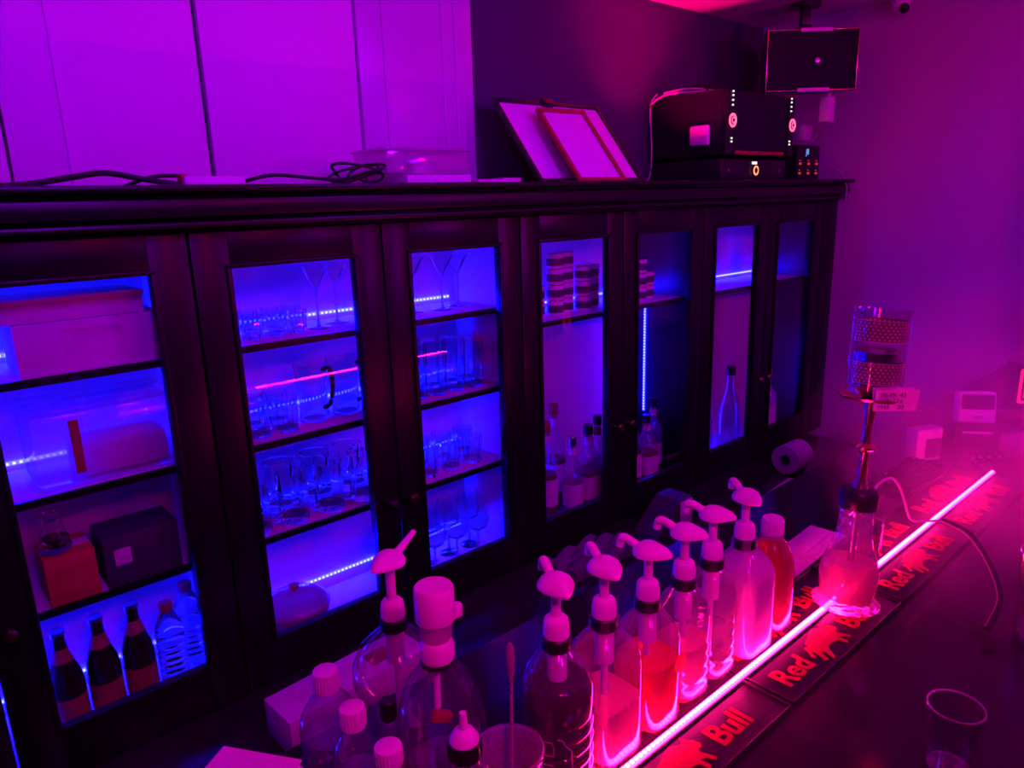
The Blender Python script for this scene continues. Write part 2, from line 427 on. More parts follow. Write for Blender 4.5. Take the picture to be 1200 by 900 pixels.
# ------------------------------------------------------------------ pump bottles
def pump_parts(t, zc, spout_rot, ext=.034, dip=.10, hook=True):
    """white dispensing pump with its collar at height zc"""
    rz = Matrix.Rotation(spout_rot, 3, 'Z')
    MB().lathe([(.0165, zc - .016), (.0168, zc - .015), (.0168, zc - .002), (.0150, zc)], n=28).build('screw_cap', M['black'], t, label='black screw ring below the white pump')
    MB().lathe([(.0150, zc), (.0150, zc + .010), (.0138, zc + .019), (.0115, zc + .022), (.006, zc + .0235)], n=28).build('pump_collar', M['white'], t)
    MB().lathe([(.0058, zc + .02), (.0058, zc + .026 + ext)], n=16).build('pump_stem', M['white'], t)
    MB().lathe([(.0115, zc - dip * .62), (.0115, zc - .016)], n=18).lathe([(.0045, zc - dip * 1.55), (.0045, zc - dip * .62)], n=12).build('dip_tube', M['white'], t)
    h = MB(); zt = zc + .024 + ext
    # leaf-shaped press head: an oval dome drawn out to a point away from the spout
    rings = []
    n = 28
    for (rr, z) in ((.55, 0), (1., .001), (1.02, .004), (.86, .010), (.55, .0145), (.25, .0165), (.02, .017)):
        ring = []
        for k in range(n):
            a = 2 * PI * k / n; c_, s_ = math.cos(a), math.sin(a)
            Lx = .0255 if c_ < 0 else .020
            x = Lx * c_ * (1 + .18 * max(0, -c_) ** 3); y = .0205 * s_ * (1 - .35 * max(0, -c_) ** 2)
            ring.append(h.bm.verts.new(rz @ Vector((x * rr, y * rr, zt + z))))
        rings.append(ring)
    for a, b in zip(rings, rings[1:]):
        for k in range(n):
            h.bm.faces.new((a[k], a[(k + 1) % n], b[(k + 1) % n], b[k])).smooth = True
    h.bm.faces.new(list(reversed(rings[0]))); h.bm.faces.new(rings[-1])
    hd = h.build('pump_head', M['white'], t)
    if hook:
        pts = bez([(.010, 0, zt + .006), (.022, 0, zt + .013), (.030, 0, zt + .0165), (.0355, 0, zt + .0145), (.0375, 0, zt + .004)], 5)
        rads = [.0066, .0066] + [.0056] * (len(pts) - 2)
    else:
        pts = bez([(.010, 0, zt + .006), (.024, 0, zt + .011), (.038, 0, zt + .017), (.050, 0, zt + .022)], 5)
        rads = [.0060 - .0028 * k / (len(pts) - 1) for k in range(len(pts))]
    MB().tube([rz @ p for p in pts], .005, 10, rads=rads).build('pump_spout', M['white'], hd)

PX = [(.501, 1.250, 'dark'), (.581, 1.240, 'pink'), (.664, 1.230, 'orange'), (.741, 1.229, 'pinkclear'), (.806, 1.233, 'clear'), (.889, 1.234, 'milk')]
PL = {'dark': 'square pump bottle of near-black syrup standing nearest the mixing glass',
      'pink': 'half-empty clear pump bottle standing between the dark and the orange bottles',
      'orange': 'pump bottle of orange-red liquid with a round orange label',
      'pinkclear': 'clear pump bottle standing just behind the orange-red one on the bar',
      'clear': 'clear pump bottle standing just before the milky pink one',
      'milk': 'pump bottle filled with opaque milky pink liquid beside the amber bottle'}
SP = {'dark': 1.2, 'pink': 1.25, 'orange': 1.95, 'pinkclear': 2.0, 'clear': 2.05, 'milk': 1.15}
def pump_bottle(x, zc, k):
    t = thing('pump_bottle', PL[k], 'pump bottle', (x, .511, BAR + .0072), 0, 'syrup pump bottles along the light strip')
    z = zc - BAR - .0072; R = .0375 if k != 'milk' else .039; sq = 5 if k in ('milk', 'pink') else 2.2 if k == 'dark' else 3.2
    if k == 'dark': R = .041
    if k in ('clear', 'pinkclear'): R = .0325
    sh = z - .062 if k != 'dark' else z - .07
    body = [(R * .86, .0), (R * .98, .004), (R, .010), (R, sh), (R * .96, sh + .012), (R * .80, sh + .026), (.020, z - .022), (.0155, z - .016), (.0150, z - .001)]
    if k in ('dark', 'pinkclear', 'clear'):
        body = [(R * .86, 0), (R * .98, .004), (R, .010)]
        zz = .02
        while zz < sh - .03:
            body += [(R, zz), (R * .965, zz + .004), (R, zz + .008)]; zz += .018
        body += [(R, sh), (R * .97, sh + .012), (R * .8, sh + .030), (.024, z - .026), (.0155, z - .016), (.0150, z - .001)]
    n = 40
    b = MB().lathe(body, n=n, sq=sq)
    if k == 'dark':
        pass
    b.build('bottle_body', M['petmilk'] if k == 'milk' else M['pet'], t)
    level = {'dark': .97, 'pink': .62, 'orange': .80, 'pinkclear': .72, 'clear': .58, 'milk': 1.0}[k]
    top = sh * level + (0.018 if k in ('dark', 'milk') else 0)
    liq = [(R * .83, .003), (R * .955, .007), (R * .965, min(sh, top) - .002)]
    if top > sh: liq += [(R * .92, sh + .010), (R * .78, top + .002)]
    else: liq += [(R * .955, top)]
    MB().lathe(liq, n=n, sq=sq).build('liquid', M[{'dark': 'liq_dark', 'pink': 'liq_pink', 'orange': 'liq_orange', 'pinkclear': 'liq_pink', 'clear': 'liq_clear', 'milk': 'liq_milk'}[k]], t)
    if k == 'orange':
        MB().lathe([(.0, 0), (.013, .0), (.013, .0008), (.0, .001)], (R * .55, -R * .99, .085), 24, rot=Matrix.Rotation(PI / 2, 3, 'X')).build('label', M['orangelabel'], t)
    if k == 'dark':   # embossed stepped outline on the shoulder side
        e = MB(); rr = R * 1.045 + .0006
        wrap = lambda ps: [(rr * math.sin(px / rr - .80), -rr * math.cos(px / rr - .80), pz) for px, pz in ps]
        fine = lambda ps: [(a[0] + (c[0] - a[0]) * q / 4, a[1] + (c[1] - a[1]) * q / 4) for a, c in zip(ps, ps[1:]) for q in range(4)] + [ps[-1]]
        e.tube(wrap(fine([(-.022, .015), (-.022, .085), (-.006, .085), (-.004, .079), (-.004, .068), (-.016, .068)])), .0008, 6)
        for zz in (.050, .034, .02): e.tube(wrap(fine([(-.016, zz + .006), (-.006, zz + .006), (-.004, zz)])), .0008, 6)
        e.tube(wrap(fine([(.0, .09), (.006, .088), (.010, .080), (.016, .074), (.018, .015)])), .0008, 6)
        e.build('embossing', M['petmilk'], t)
    pump_parts(t, z, SP[k])
for x, zc, k in PX: pump_bottle(x, zc, k)

# amber tea bottle
t = thing('tea_bottle', 'amber drink bottle with white cap between milky pump bottle and water pipe', 'bottle', (.972, .512, BAR + .0072))
R = .0335
prof = [(R * .85, 0), (R, .005), (R, .092), (R * .97, .098), (R * .93, .112), (R * .72, .134), (.0155, .146), (.0145, .150), (.0145, .158)]
MB().lathe(prof, n=36, sq=3).build('bottle_body', M['pet'], t)
MB().lathe([(R * .82, .003), (R * .955, .007), (R * .955, .098), (R * .88, .113), (R * .68, .132), (.013, .146)], n=36, sq=3).build('liquid', M['liq_amber'], t)
c = MB().lathe([(.0165, .154), (.0168, .155), (.0165, .176), (.0150, .179)], n=30)
for k in range(30):
    a = 2 * PI * k / 30; c.box((.0167 * math.cos(a), .0167 * math.sin(a), .165), (.001, .001, .018))
c.build('cap', M['white'], t)
MB().lathe([(.018, .149), (.018, .152)], n=24).build('neck_ring', M['petmilk'], t)

# ------------------------------------------------------------------ water pipe
t = thing('water_pipe', 'tall glass water pipe with copper stem and perforated bowl on the light strip', 'water pipe', (1.105, .448, BAR + .011))
t.rotation_euler = (0, .09, 0); t.scale = (.97, .97, .97)
vase = [(.050, 0), (.054, .003), (.054, .007), (.047, .012), (.043, .018), (.045, .035), (.0465, .052), (.0455, .066), (.041, .083), (.033, .103), (.0275, .125), (.026, .15), (.027, .172), (.029, .178)]
MB().lathe(vase, n=40).build('glass_vase', M['crystal'], t)
MB().lathe([(.038, .014), (.041, .02), (.0435, .036), (.045, .052), (.044, .066), (.041, .078)], n=32).build('vase_water', M['vase_liq'], t)
MB().lathe([(.029, .172), (.030, .174), (.031, .196), (.027, .203), (.012, .206)], n=28).build('grommet', M['black'], t)
MB().lathe([(.013, .204), (.0105, .212), (.008, .225), (.0068, .262), (.009, .268), (.017, .273), (.0175, .276), (.009, .281), (.0068, .29), (.0075, .32), (.0105, .345), (.0115, .352)], n=24).build('stem', M['brass'], t)
MB().tube([(0, 0, .03), (0, 0, .172)], .006, 12).build('down_tube', M['steel'], t)
MB().lathe([(.012, .350), (.030, .352), (.049, .357), (.052, .361), (.050, .362), (.03, .356), (.012, .356)], n=36).build('tray', M['brass'], t)
b = MB().lathe([(.0405, .364), (.042, .366), (.0425, .497), (.044, .5), (.0425, .5), (.041, .497), (.0405, .366)], n=36, cap=False)
b.build('glass_chimney', M['chimney'], t)
MB().lathe([(.014, .356), (.022, .362), (.030, .375), (.031, .392), (.024, .396), (.0, .396)], n=24).build('bowl', M['brass'], t)
for zz in (.383, .449):
    s = MB(); N_, Kz = 34, 6
    s.lathe([(.0380, zz), (.0386, zz), (.0386, zz + .034), (.0380, zz + .034)], n=40, cap=False, m=M['band'])
    for q in (0, .0325): s.lathe([(.0386, zz + q), (.0393, zz + q), (.0393, zz + q + .0015), (.0386, zz + q + .0015)], n=40, cap=False, m=M['stud'])
    for r_ in range(Kz):
        for k in range(N_):
            a = 2 * PI * (k + .5 * (r_ % 2)) / N_
            s.box((.0387 * math.cos(a), .0387 * math.sin(a), zz + .0045 + r_ * .005), (.0018, .0034, .0034), m=M['stud'], rot=Matrix.Rotation(a, 3, 'Z') @ Matrix.Rotation(PI / 4, 3, 'X'))
    s.build('perforated_band', None, t)
MB().lathe([(.0, .410), (.028, .411), (.034, .416), (.034, .432), (.028, .438), (0, .44)], n=24).build('charcoal_holder', M['steel'], t)

# tented price card hanging on the tray
t = thing('price_card', 'small folded white card with handwritten figures hung at the pipe bowl', 'card', (1.114, .404, BAR + .364), -.80)
MB().box((0, 0, .0), (.062, .0007, .036), 0, rot=Matrix.Rotation(.22, 3, 'X')).box((-.0, .008, .0), (.062, .0007, .036), 0, rot=Matrix.Rotation(-.22, 3, 'X')).build('card_sheet', M['paper'], t)
for k, s in enumerate(('20-49- 43', '1x3    16', 'M45    20')):
    text_mesh('handwriting', s, .0098, M['ink'], t, (-.026, -.0008 - (.007 - k * .0095) * .22 - .0006, .006 - k * .0100), (PI / 2 + .22, 0, 0), .0001)

# hose
t = thing('pipe_hose', 'pale thin cord turning into a dark hose that arcs over the bar', 'hose', (1.10, .462, BAR + .011))
O_ = Vector((1.10, .462, BAR + .011))
pts = bez([Vector(p) - O_ for p in ((1.142, .435, 1.225), (1.160, .438, 1.252), (1.190, .428, 1.262), (1.225, .424, 1.235), (1.262, .423, 1.185), (1.300, .425, 1.152), (1.350, .418, 1.136), (1.401, .406, 1.125))], 6)
MB().tube(pts, .0022, 8).build('pale_cord', M['white'], t)
pts = bez([Vector(p) - O_ for p in ((1.401, .406, 1.125), (1.372, .36, 1.128), (1.328, .322, 1.122), (1.27, .285, 1.112), (1.222, .262, 1.095), (1.170, .262, 1.070))], 8)
MB().tube(pts, .0050, 10).build('dark_hose', M['rubber'], t)

# ------------------------------------------------------------------ glassware
def tumbler_prof(h, r0, r1, wall=.0018, base=.006):
    return [(r0, 0), (r1, h), (r1 - wall * .5, h + .0006), (r1 - wall, h), (r0 - wall, base), (0, base)]
def make_glass(name, label, cat, group, prof, m='glass', n=20, tilt=None):
    o = MB().lathe(prof, n=n).build(name, M[m])
    return tag(o, label, cat, group)
def stem_prof(h, r, bowl, kind):
    p = [(.030, 0), (.030, .0015), (.006, .004), (.0032, .010), (.0032, h - bowl - .004)]
    if kind == 'martini':
        p += [(.006, h - bowl), (r, h), (r - .001, h), (.003, h - bowl + .003), (0, h - bowl + .003)]
    else:
        p += [(.008, h - bowl), (r * .75, h - bowl * .86), (r, h - bowl * .55), (r * .93, h - bowl * .25), (r * .80, h), (r * .80 - .001, h), (r * .92, h - bowl * .25), (r - .0012, h - bowl * .55), (r * .73, h - bowl * .84), (0, h - bowl + .004)]
    return p

def row(first, spots, labels, group):
    for k, ((x, y, z), l) in enumerate(zip(spots, labels)):
        if k == 0 and not first.get('used'):
            first.location = (x, y, z); first['label'] = l; first['group'] = group; first['used'] = 1
        else:
            c = dup(first, (x, y, z), random.uniform(0, 6), l, group)
            if 'used' in c: del c['used']

YB = FRONT
G = 'glasses in the blue-lit cabinet'
# left glass door of the glassware cabinet: top shelf small tumblers and martini glasses
shot = make_glass('shot_glass', '', 'glass', G, tumbler_prof(.058, .019, .024, .002, .009), n=9)
sp, lb = [], []
for r_, y in enumerate((1.68, 1.76)):
    for k in range(4):
        sp.append((.605 + k * .056 + .02 * r_, y, 1.4205)); lb.append('%s shot glass from the left in the %s row on the top shelf' % (ORD[k], ('front', 'rear')[r_]))
row(shot, sp, lb, 'shot glasses on the top shelf')
mart = make_glass('martini_glass', '', 'glass', G, stem_prof(.155, .036, .055, 'martini'))
sp = [(.838 + k * .074, 1.70 + .04 * (k % 2), 1.4205) for k in range(3)] + [(1.068 + k * .08, 1.70 + .03 * (k % 2), 1.4205) for k in range(4)]
lb = ['%s martini glass from the left on the top shelf of the glassware cabinet' % ORD[k] for k in range(7)]
row(mart, sp, lb, 'martini glasses on the top shelf')
# second shelf
tall = make_glass('tall_glass', '', 'glass', G, tumbler_prof(.15, .027, .033, .002, .01))
sp, lb = [], []
for r_, y in enumerate((1.67, 1.745)):
    for k in range(5):
        sp.append((1.035 + k * .068 + .03 * r_, y, 1.1855)); lb.append('%s tall glass in the %s row on the second shelf, right-hand door' % (ORD[k], ('front', 'rear')[r_]))
row(tall, sp, lb, 'tall glasses on the second shelf')
tum = make_glass('tumbler', '', 'glass', G, tumbler_prof(.085, .026, .032, .0022, .012), n=9)
sp, lb = [], []
for r_, y in enumerate((1.66, 1.745)):
    for k in range(3):
        sp.append((.572 + k * .068 + .012 * r_, y, 1.1855)); lb.append('%s tumbler in the %s row beside the dark-handled jugs' % (ORD[k], ('front', 'rear')[r_]))
for r_, y in enumerate((1.66, 1.745)):
    for k in range(4):
        sp.append((1.035 + k * .082 + .03 * r_, y, .9505)); lb.append('%s tumbler in the %s row on the third shelf, right-hand door' % (ORD[k], ('front', 'rear')[r_]))
row(tum, sp, lb, 'tumblers in the glassware cabinet')
# jugs with dark handles
def jug(x, y, z, rz, label):
    t = thing('jug', label, 'jug', (x, y, z), rz, 'jugs on the second shelf')
    MB().lathe([(.036, 0), (.038, .004), (.036, .05), (.040, .13), (.044, .150), (.042, .150), (.038, .13), (.034, .05), (.034, .008), (0, .008)], n=24).build('jug_body', M['glass'], t)
    MB().tube(bez([(.040, 0, .135), (.064, 0, .140), (.070, 0, .10), (.058, 0, .05), (.037, 0, .035)], 6), .006, 8).build('jug_handle', M['black'], t)
jug(.802, 1.70, 1.1855, -1.2, 'glass jug with dark handle next to the tumblers on the second shelf')
jug(.894, 1.70, 1.1855, -1.0, 'glass jug with dark handle nearest the middle of the glassware cabinet')
# third shelf, left door: beer mugs
mug0 = thing('beer_mug', '', 'mug', (0, 0, 0), 0, G)
MB().lathe([(.036, 0), (.038, .004), (.037, .02), (.039, .125), (.041, .130), (.038, .130), (.035, .02), (0, .018)], n=9).build('mug_body', M['glass'], mug0)
MB().tube(bez([(.038, 0, .11), (.066, 0, .105), (.070, 0, .07), (.062, 0, .035), (.037, 0, .03)], 6), .0055, 8).build('mug_handle', M['glass'], mug0)
k = 0
for r_, y in enumerate((1.655, 1.75)):
    for j in range(4):
        p = (.60 + j * .1 + .01 * r_, y, .9505); l = '%s glass mug in the %s row on the third shelf, left-hand door' % (ORD[j], ('front', 'rear')[r_])
        if k == 0: mug0.location = p; mug0.rotation_euler.z = -.9; mug0['label'] = l; mug0['group'] = 'mugs on the third shelf'
        else: dup(mug0, p, (-.9, .6)[r_] + random.uniform(-.15, .15), l, 'mugs on the third shelf')
        k += 1
# cabinet floor: wine glasses on the right, lidded bowl on the left
wine = make_glass('wine_glass', '', 'glass', G, stem_prof(.19, .038, .10, 'wine'))
sp, lb = [], []
for r_, y in enumerate((1.67, 1.755)):
    for j in range(4):
        sp.append((1.045 + j * .084 + .03 * r_, y, .6225)); lb.append('%s wine glass in the %s row on the cabinet floor' % (ORD[j], ('front', 'rear')[r_]))
row(wine, sp, lb, 'wine glasses on the cabinet floor')
t = thing('lidded_bowl', 'round bowl with reddish rim and domed clear lid on the cabinet floor', 'bowl', (.69, 1.69, .6225))
MB().lathe([(.055, 0), (.072, .02), (.086, .06), (.090, .078), (.086, .078), (.082, .06), (.066, .02), (0, .01)], n=32).build('bowl_body', M['redlabel'], t)
MB().lathe([(.088, .080), (.084, .090), (.065, .104), (.03, .113), (0, .115)], n=32).build('lid', M['petmilk'], t)
MB().lathe([(.006, .114), (.006, .122), (.014, .126), (.014, .134), (0, .138)], n=16).build('lid_knob', M['redlabel'], t)

# ------------------------------------------------------------------ beer-and-boxes cabinet
t = thing('cardboard_box', 'long white cardboard box on the top shelf of the beer cabinet', 'box', (.315, 1.70, 1.4205))
MB().box((0, 0, .05), (.27, .16, .10), .003).build('box_body', M['card'], t)
MB().box((0, -.0805, .075), (.10, .001, .02)).build('tape', M['label'], t)
t = thing('flat_box', 'flat pale box lying on the long white cardboard box', 'box', (.29, 1.70, 1.5215))
MB().box((0, 0, .018), (.25, .15, .036), .003).box((0, 0, .040), (.256, .156, .012), .003).build('box_body', M['card'], t)
t = thing('storage_container', 'large clear storage container on the second shelf above the red box', 'container', (.31, 1.695, 1.1855))
MB().box((0, 0, .078), (.27, .165, .155), .012).build('container_body', M['petmilk'], t)
MB().box((0, 0, .161), (.28, .175, .010), .004).build('container_lid', M['pet'], t)
MB().box((-.06, -.084, .085), (.018, .002, .11)).build('strap', M['redlabel'], t)
MB().box((.03, .01, .04), (.18, .11, .07), .01).build('contents', M['label'], t)
t = thing('red_carton', 'red carton standing on the third shelf of the beer cabinet', 'box', (.20, 1.66, .9505))
MB().box((0, 0, .052), (.092, .11, .104), .002).box((0, -.0555, .052), (.06, .001, .05), 0).build('carton_body', M['redbox'], t)
MB().box((0, 0, .1048), (.09, .03, .0016)).build('tape', M['label'], t)
t = thing('dark_carton', 'dark carton with a small pale label beside the red carton', 'box', (.335, 1.66, .9505))
MB().box((0, 0, .056), (.15, .11, .112), .002).build('carton_body', M['darkbox'], t)
MB().box((-.04, -.0555, .065), (.032, .001, .036)).build('label', M['label'], t)
t = thing('reflection_carafe', 'carafe-shaped glass added for the pane reflection above the red carton', 'carafe', (.185, 1.64, 1.0578))  # glass shape added in place of a reflection in the door pane
MB().lathe([(.026, 0), (.030, .006), (.026, .03), (.017, .055), (.020, .075), (.019, .075), (.015, .055), (.024, .03), (0, .006)], n=24).build('carafe_body', M['glass'], t)
MB().lathe([(.011, .065), (.011, .078), (.015, .082), (.0, .088)], n=16).build('stopper', M['glass'], t)

beer0 = thing('beer_bottle', '', 'bottle', (0, 0, 0), 0, 'beer bottles on the cabinet floor')
MB().lathe([(.030, 0), (.0335, .004), (.0335, .135), (.030, .155), (.020, .185), (.0145, .205), (.0135, .245), (.0140, .246)], n=28).build('bottle_body', M['brownglass'], beer0)
MB().lathe([(.0339, .045), (.0339, .105)], n=28, cap=False).build('body_label', M['redlabel'], beer0)
MB().lathe([(.0212, .184), (.0155, .205), (.0148, .214)], n=24, cap=False).build('neck_label', M['redlabel'], beer0)
MB().lathe([(.0155, .243), (.0162, .246), (.0150, .253), (.012, .255)], n=21).build('cap', M['steel'], beer0)
bl = ['brown beer bottle nearest the cabinet door hinge, first of three', 'middle brown beer bottle of three on the cabinet floor', 'brown beer bottle standing next to the clear water bottles']
for k, (x, y) in enumerate(((.158, 1.655), (.230, 1.66), (.302, 1.665))):
    if k == 0: beer0.location = (x, y, .6225); beer0['label'] = bl[0]
    else: dup(beer0, (x, y, .6225), k, bl[k])
wb0 = thing('water_bottle', '', 'bottle', (0, 0, 0), 0, 'water bottles on the cabinet floor')
prof = [(.028, 0), (.032, .004)]
for k in range(8): prof += [(.032, .012 + k * .016), (.0295, .018 + k * .016), (.032, .024 + k * .016)]
prof += [(.032, .15), (.029, .17), (.018, .195), (.0135, .203), (.0135, .212)]
MB().lathe(prof, n=28).build('bottle_body', M['glass'], wb0)
MB().lathe([(.0328, .075), (.0328, .125)], n=28, cap=False).build('label', M['pet'], wb0)
MB().lathe([(.0155, .206), (.0155, .224), (.014, .226)], n=24).build('cap', M['redlabel'], wb0)
for k, (x, y, l) in enumerate(((.372, 1.665, 'clear water bottle standing beside the beer bottles'), (.436, 1.73, 'clear water bottle standing by the cabinet side'))):
    if k == 0: wb0.location = (x, y, .6225); wb0['label'] = l
    else: dup(wb0, (x, y, .6225), 1, l)

# ------------------------------------------------------------------ liquor cabinet
tin0 = thing('tin_can', '', 'tin', (0, 0, 0), 0, 'tins stacked on the top shelf')
MB().lathe([(.026, 0), (.0275, .002), (.0275, .045), (.026, .047)], n=24).build('can_body', M['card'], tin0)
MB().lathe([(.0279, .010), (.0279, .034)], n=24, cap=False).build('label_band', M['darkbox'], tin0)
MB().lathe([(.0265, .0475), (.027, .0476), (.027, .050), (.0, .050)], n=24).build('can_lid', M['steel'], tin0)
first = True
cols = [(1.60, 2), (1.668, 4), (1.735, 4), (1.80, 3), (1.862, 3), (2.10, 3), (2.168, 2)]
cn = ['first', 'second', 'third', 'fourth', 'fifth', 'sixth', 'seventh']
for ci, (x, n) in enumerate(cols):
    for k in range(n):
        p = (x, 1.70 - .02 * (ci % 2), 1.3525 + k * .0505)
        l = 'tin in the %s stack from the left, %s from its bottom, liquor cabinet top shelf' % (cn[ci], ORD[k])
        if first: tin0.location = p; tin0['label'] = l; first = False
        else: dup(tin0, p, random.uniform(0, 6), l)
def liquor(name, x, y, z, h, r, m_liq, label, kind='round', lab='label', capm='black', z_floor=None, body='pet'):
    t = thing(name, label, 'bottle', (x, y, z), 0, 'liquor bottles behind the glass doors')
    sq = 4 if kind == 'square' else 2
    prof = [(r * .9, 0), (r, .004), (r, h * .58), (r * .93, h * .64), (r * .5, h * .72), (r * .36, h * .78), (r * .33, h * .93), (r * .37, h * .94)]
    if kind == 'flask': prof = [(r * .8, 0), (r * .95, .01), (r, h * .3), (r * .9, h * .5), (r * .55, h * .66), (r * .36, h * .75), (r * .33, h * .93)]
    MB().lathe(prof, n=28, sq=sq).build('bottle_body', M[body], t)
    if m_liq:
        MB().lathe([(r * .86, .004), (r * .95, .008), (r * .95, h * .48), (r * .9, h * .5)], n=28, sq=sq).build('liquid', M[m_liq], t)
    if lab:
        MB().lathe([(r * 1.015, h * .2), (r * 1.015, h * .46)], n=28, sq=sq, cap=False).build('label', M[lab], t)
        MB().lathe([(r * .39, h * .79), (r * .36, h * .87)], n=20, cap=False).build('neck_label', M[lab], t)
    MB().lathe([(r * .40, h * .9), (r * .41, h * .91), (r * .41, h * .99), (r * .36, h)], n=20).build('cap', M[capm], t)
F = .6225
liquor('liquor_bottle', 1.535, 1.67, F, .30, .040, None, 'clear empty-looking bottle beside the liquor cabinet door frame', lab=None, capm='steel', body='thinglass')
liquor('liquor_bottle', 1.625, 1.69, F, .37, .036, 'liq_liquor', 'slim tall amber bottle with pale label between clear and blue-labelled bottles', capm='redlabel')
liquor('liquor_bottle', 1.705, 1.645, F, .31, .036, 'liq_clear', 'clear liquor bottle with a pale label in front of the tall amber bottle', lab='card', capm='steel')
liquor('liquor_bottle', 1.725, 1.755, F, .40, .040, 'liq_liquor', 'tallest amber bottle at the rear of the liquor cabinet', capm='redlabel')
liquor('liquor_bottle', 1.79, 1.65, F, .33, .043, 'liq_liquor', 'square red-brown bottle with large pale label in the liquor cabinet', 'square')
liquor('liquor_bottle', 1.872, 1.68, F, .34, .038, 'liq_liquor', 'red-brown bottle beside the liquor cabinet middle stile', lab='redlabel')
liquor('liquor_bottle', 2.04, 1.66, F, .35, .038, 'liq_liquor', 'pale-labelled amber bottle just right of the liquor cabinet knobs', lab='card')
liquor('liquor_bottle', 2.13, 1.66, F, .29, .040, 'liq_amber', 'square orange-brown bottle behind the fifth glass door', 'square', lab='label')
liquor('liquor_bottle', 2.22, 1.70, F, .33, .038, 'liq_dark', 'dark bottle in the shaded corner of the liquor cabinet', lab='label')
liquor('liquor_bottle', 2.10, 1.755, F, .38, .036, 'liq_dark', 'tall dark bottle with white cap at the rear of the liquor cabinet', lab=None, capm='white')
# last cabinet
liquor('liquor_bottle', 2.53, 1.68, F, .36, .046, 'liq_clear', 'pot-bellied clear bottle behind the sixth glass door', 'flask', lab=None, capm='black', body='thinglass')
liquor('liquor_bottle', 2.62, 1.75, F, .30, .04, 'liq_clear', 'short clear bottle standing behind the pot-bellied one', lab=None, capm='steel', body='thinglass')
liquor('liquor_bottle', 2.74, 1.68, F, .37, .05, 'liq_clear', 'wide clear bottle with dark stopper by the knobs of the last cabinet', 'flask', lab=None, capm='black', body='thinglass')
liquor('liquor_bottle', 2.98, 1.64, F, .33, .046, 'liq_milk', 'white bottle with orange neck behind the last glass door', 'round', lab='card', capm='orangelabel', body='petmilk')
liquor('liquor_bottle', 2.98, 1.70, 1.3505, .26, .042, 'liq_milk', 'white bottle standing alone on the top shelf of the last cabinet', 'flask', lab=None, capm='white', body='petmilk')

# ------------------------------------------------------------------ on top of the cabinets
TOP = 1.768
def frame(name, label, w_, h_, loc, rz, lean, fr, clip=False):
    t = thing(name, label, 'picture frame', loc, rz); rx = Matrix.Rotation(-lean, 3, 'X')
    b = MB()
    for q in (-1, 1): b.box(rx @ Vector((q * (w_ / 2 - .007), 0, h_ / 2)), (.014, .014, h_), .002, rot=rx)
    for z in (.007, h_ - .007): b.box(rx @ Vector((0, 0, z)), (w_ - .026, .014, .014), .002, rot=rx)
    b.box(rx @ Vector((0, .006, h_ / 2)), (w_ - .01, .003, h_ - .01), 0, rot=rx)
    b.build('frame_border', fr, t)
    MB().box(rx @ Vector((0, .002, h_ / 2)), (w_ - .026, .002, h_ - .026), 0, rot=rx).build('sheet', M['paper'], t)
    if clip: MB().box(rx @ Vector((-.01, -.006, h_ - .005)), (.05, .022, .03), .004, rot=rx).build('clip', M['black'], t)
    return t
frame('picture_frame', 'wide black picture frame with blank sheet leaning back on the cabinets', .495, .345, (1.835, 1.655, TOP + .002), 0, .68, M['black'], True)
frame('picture_frame', 'small red-brown picture frame leaning in front of the wide black one', .205, .312, (1.785, 1.575, TOP + .002), -.08, .72, M['redlabel'])

# amplifier rack
t = thing('amplifier', 'black amplifier with two glowing pink knobs on the cabinet top', 'amplifier', (2.74, 1.60, 1.862))
MB().box((0, .175, .12), (.50, .33, .236), .004).build('housing', M['black'], t)
MB().box((0, .004, .122), (.40, .012, .21), .002).build('front_plate', M['speaker'], t)
MB().box((0, -.004, .012), (.36, .008, .014), .002).build('trim_bar', M['redlabel'], t)
for q in (-1, 1):
    MB().box((q * .226, .002, .118), (.045, .02, .23), .004).build('rack_ear', M['black'], t)
    kx = q * .222
    k = MB().lathe([(.026, 0), (.026, .006), (.015, .0065), (.014, .010), (.012, .011), (0, .011)], (kx, -.008, .125), 24, rot=Matrix.Rotation(PI / 2, 3, 'X')).build('knob', M['black'], t)
    MB().lathe([(.0165, 0), (.0255, 0), (.0255, .002), (.0165, .002)], (kx, -.0150, .125), 28, rot=Matrix.Rotation(PI / 2, 3, 'X'), cap=False).build('glow_ring', M['knoblight'], k)
    MB().lathe([(.007, 0), (.0125, 0), (.0125, .002), (.007, .002)], (kx, -.0180, .125), 24, rot=Matrix.Rotation(PI / 2, 3, 'X'), cap=False).build('glow_ring', M['knoblight'], k)
    l = MB()
    for zz in (.228, .214, .197, .180, .062, .050): l.box((kx - q * .006, -.010, zz), (.007, .004, .006), .001)
    l.build('indicator_lamp', M['whitelight'], t)
for x in (-.2, .2): MB().lathe([(.012, -.006), (.014, .004)], (x, .1, .0), 12).build('foot', M['rubber'], t)
t = thing('mixer_unit', 'flat black mixer unit with one orange ringed knob under the amplifier', 'mixer', (2.73, 1.60, TOP + .0005))
MB().box((0, .17, .043), (.48, .32, .080), .004).build('housing', M['black'], t)
k = MB().lathe([(.019, 0), (.019, .004), (.011, .005), (.010, .008), (0, .008)], (0, .009, .040), 24, rot=Matrix.Rotation(PI / 2, 3, 'X')).build('knob', M['black'], t)
MB().lathe([(.0125, 0), (.0185, 0), (.0185, .002), (.0125, .002)], (0, .004, .040), 28, rot=Matrix.Rotation(PI / 2, 3, 'X'), cap=False).build('glow_ring', M['orangelight'], k)
MB().box((-.004, .009, .069), (.035, .003, .010), .001).build('display', M['whitelight'], t)
for x in (-.19, .19): MB().box((x, .009, .04), (.012, .004, .012), .001).build('button', M['steel'], t)
t = thing('effects_unit', 'small black unit with blue digits and red buttons at the wall end', 'control unit', (3.16, 1.60, TOP + .0005))
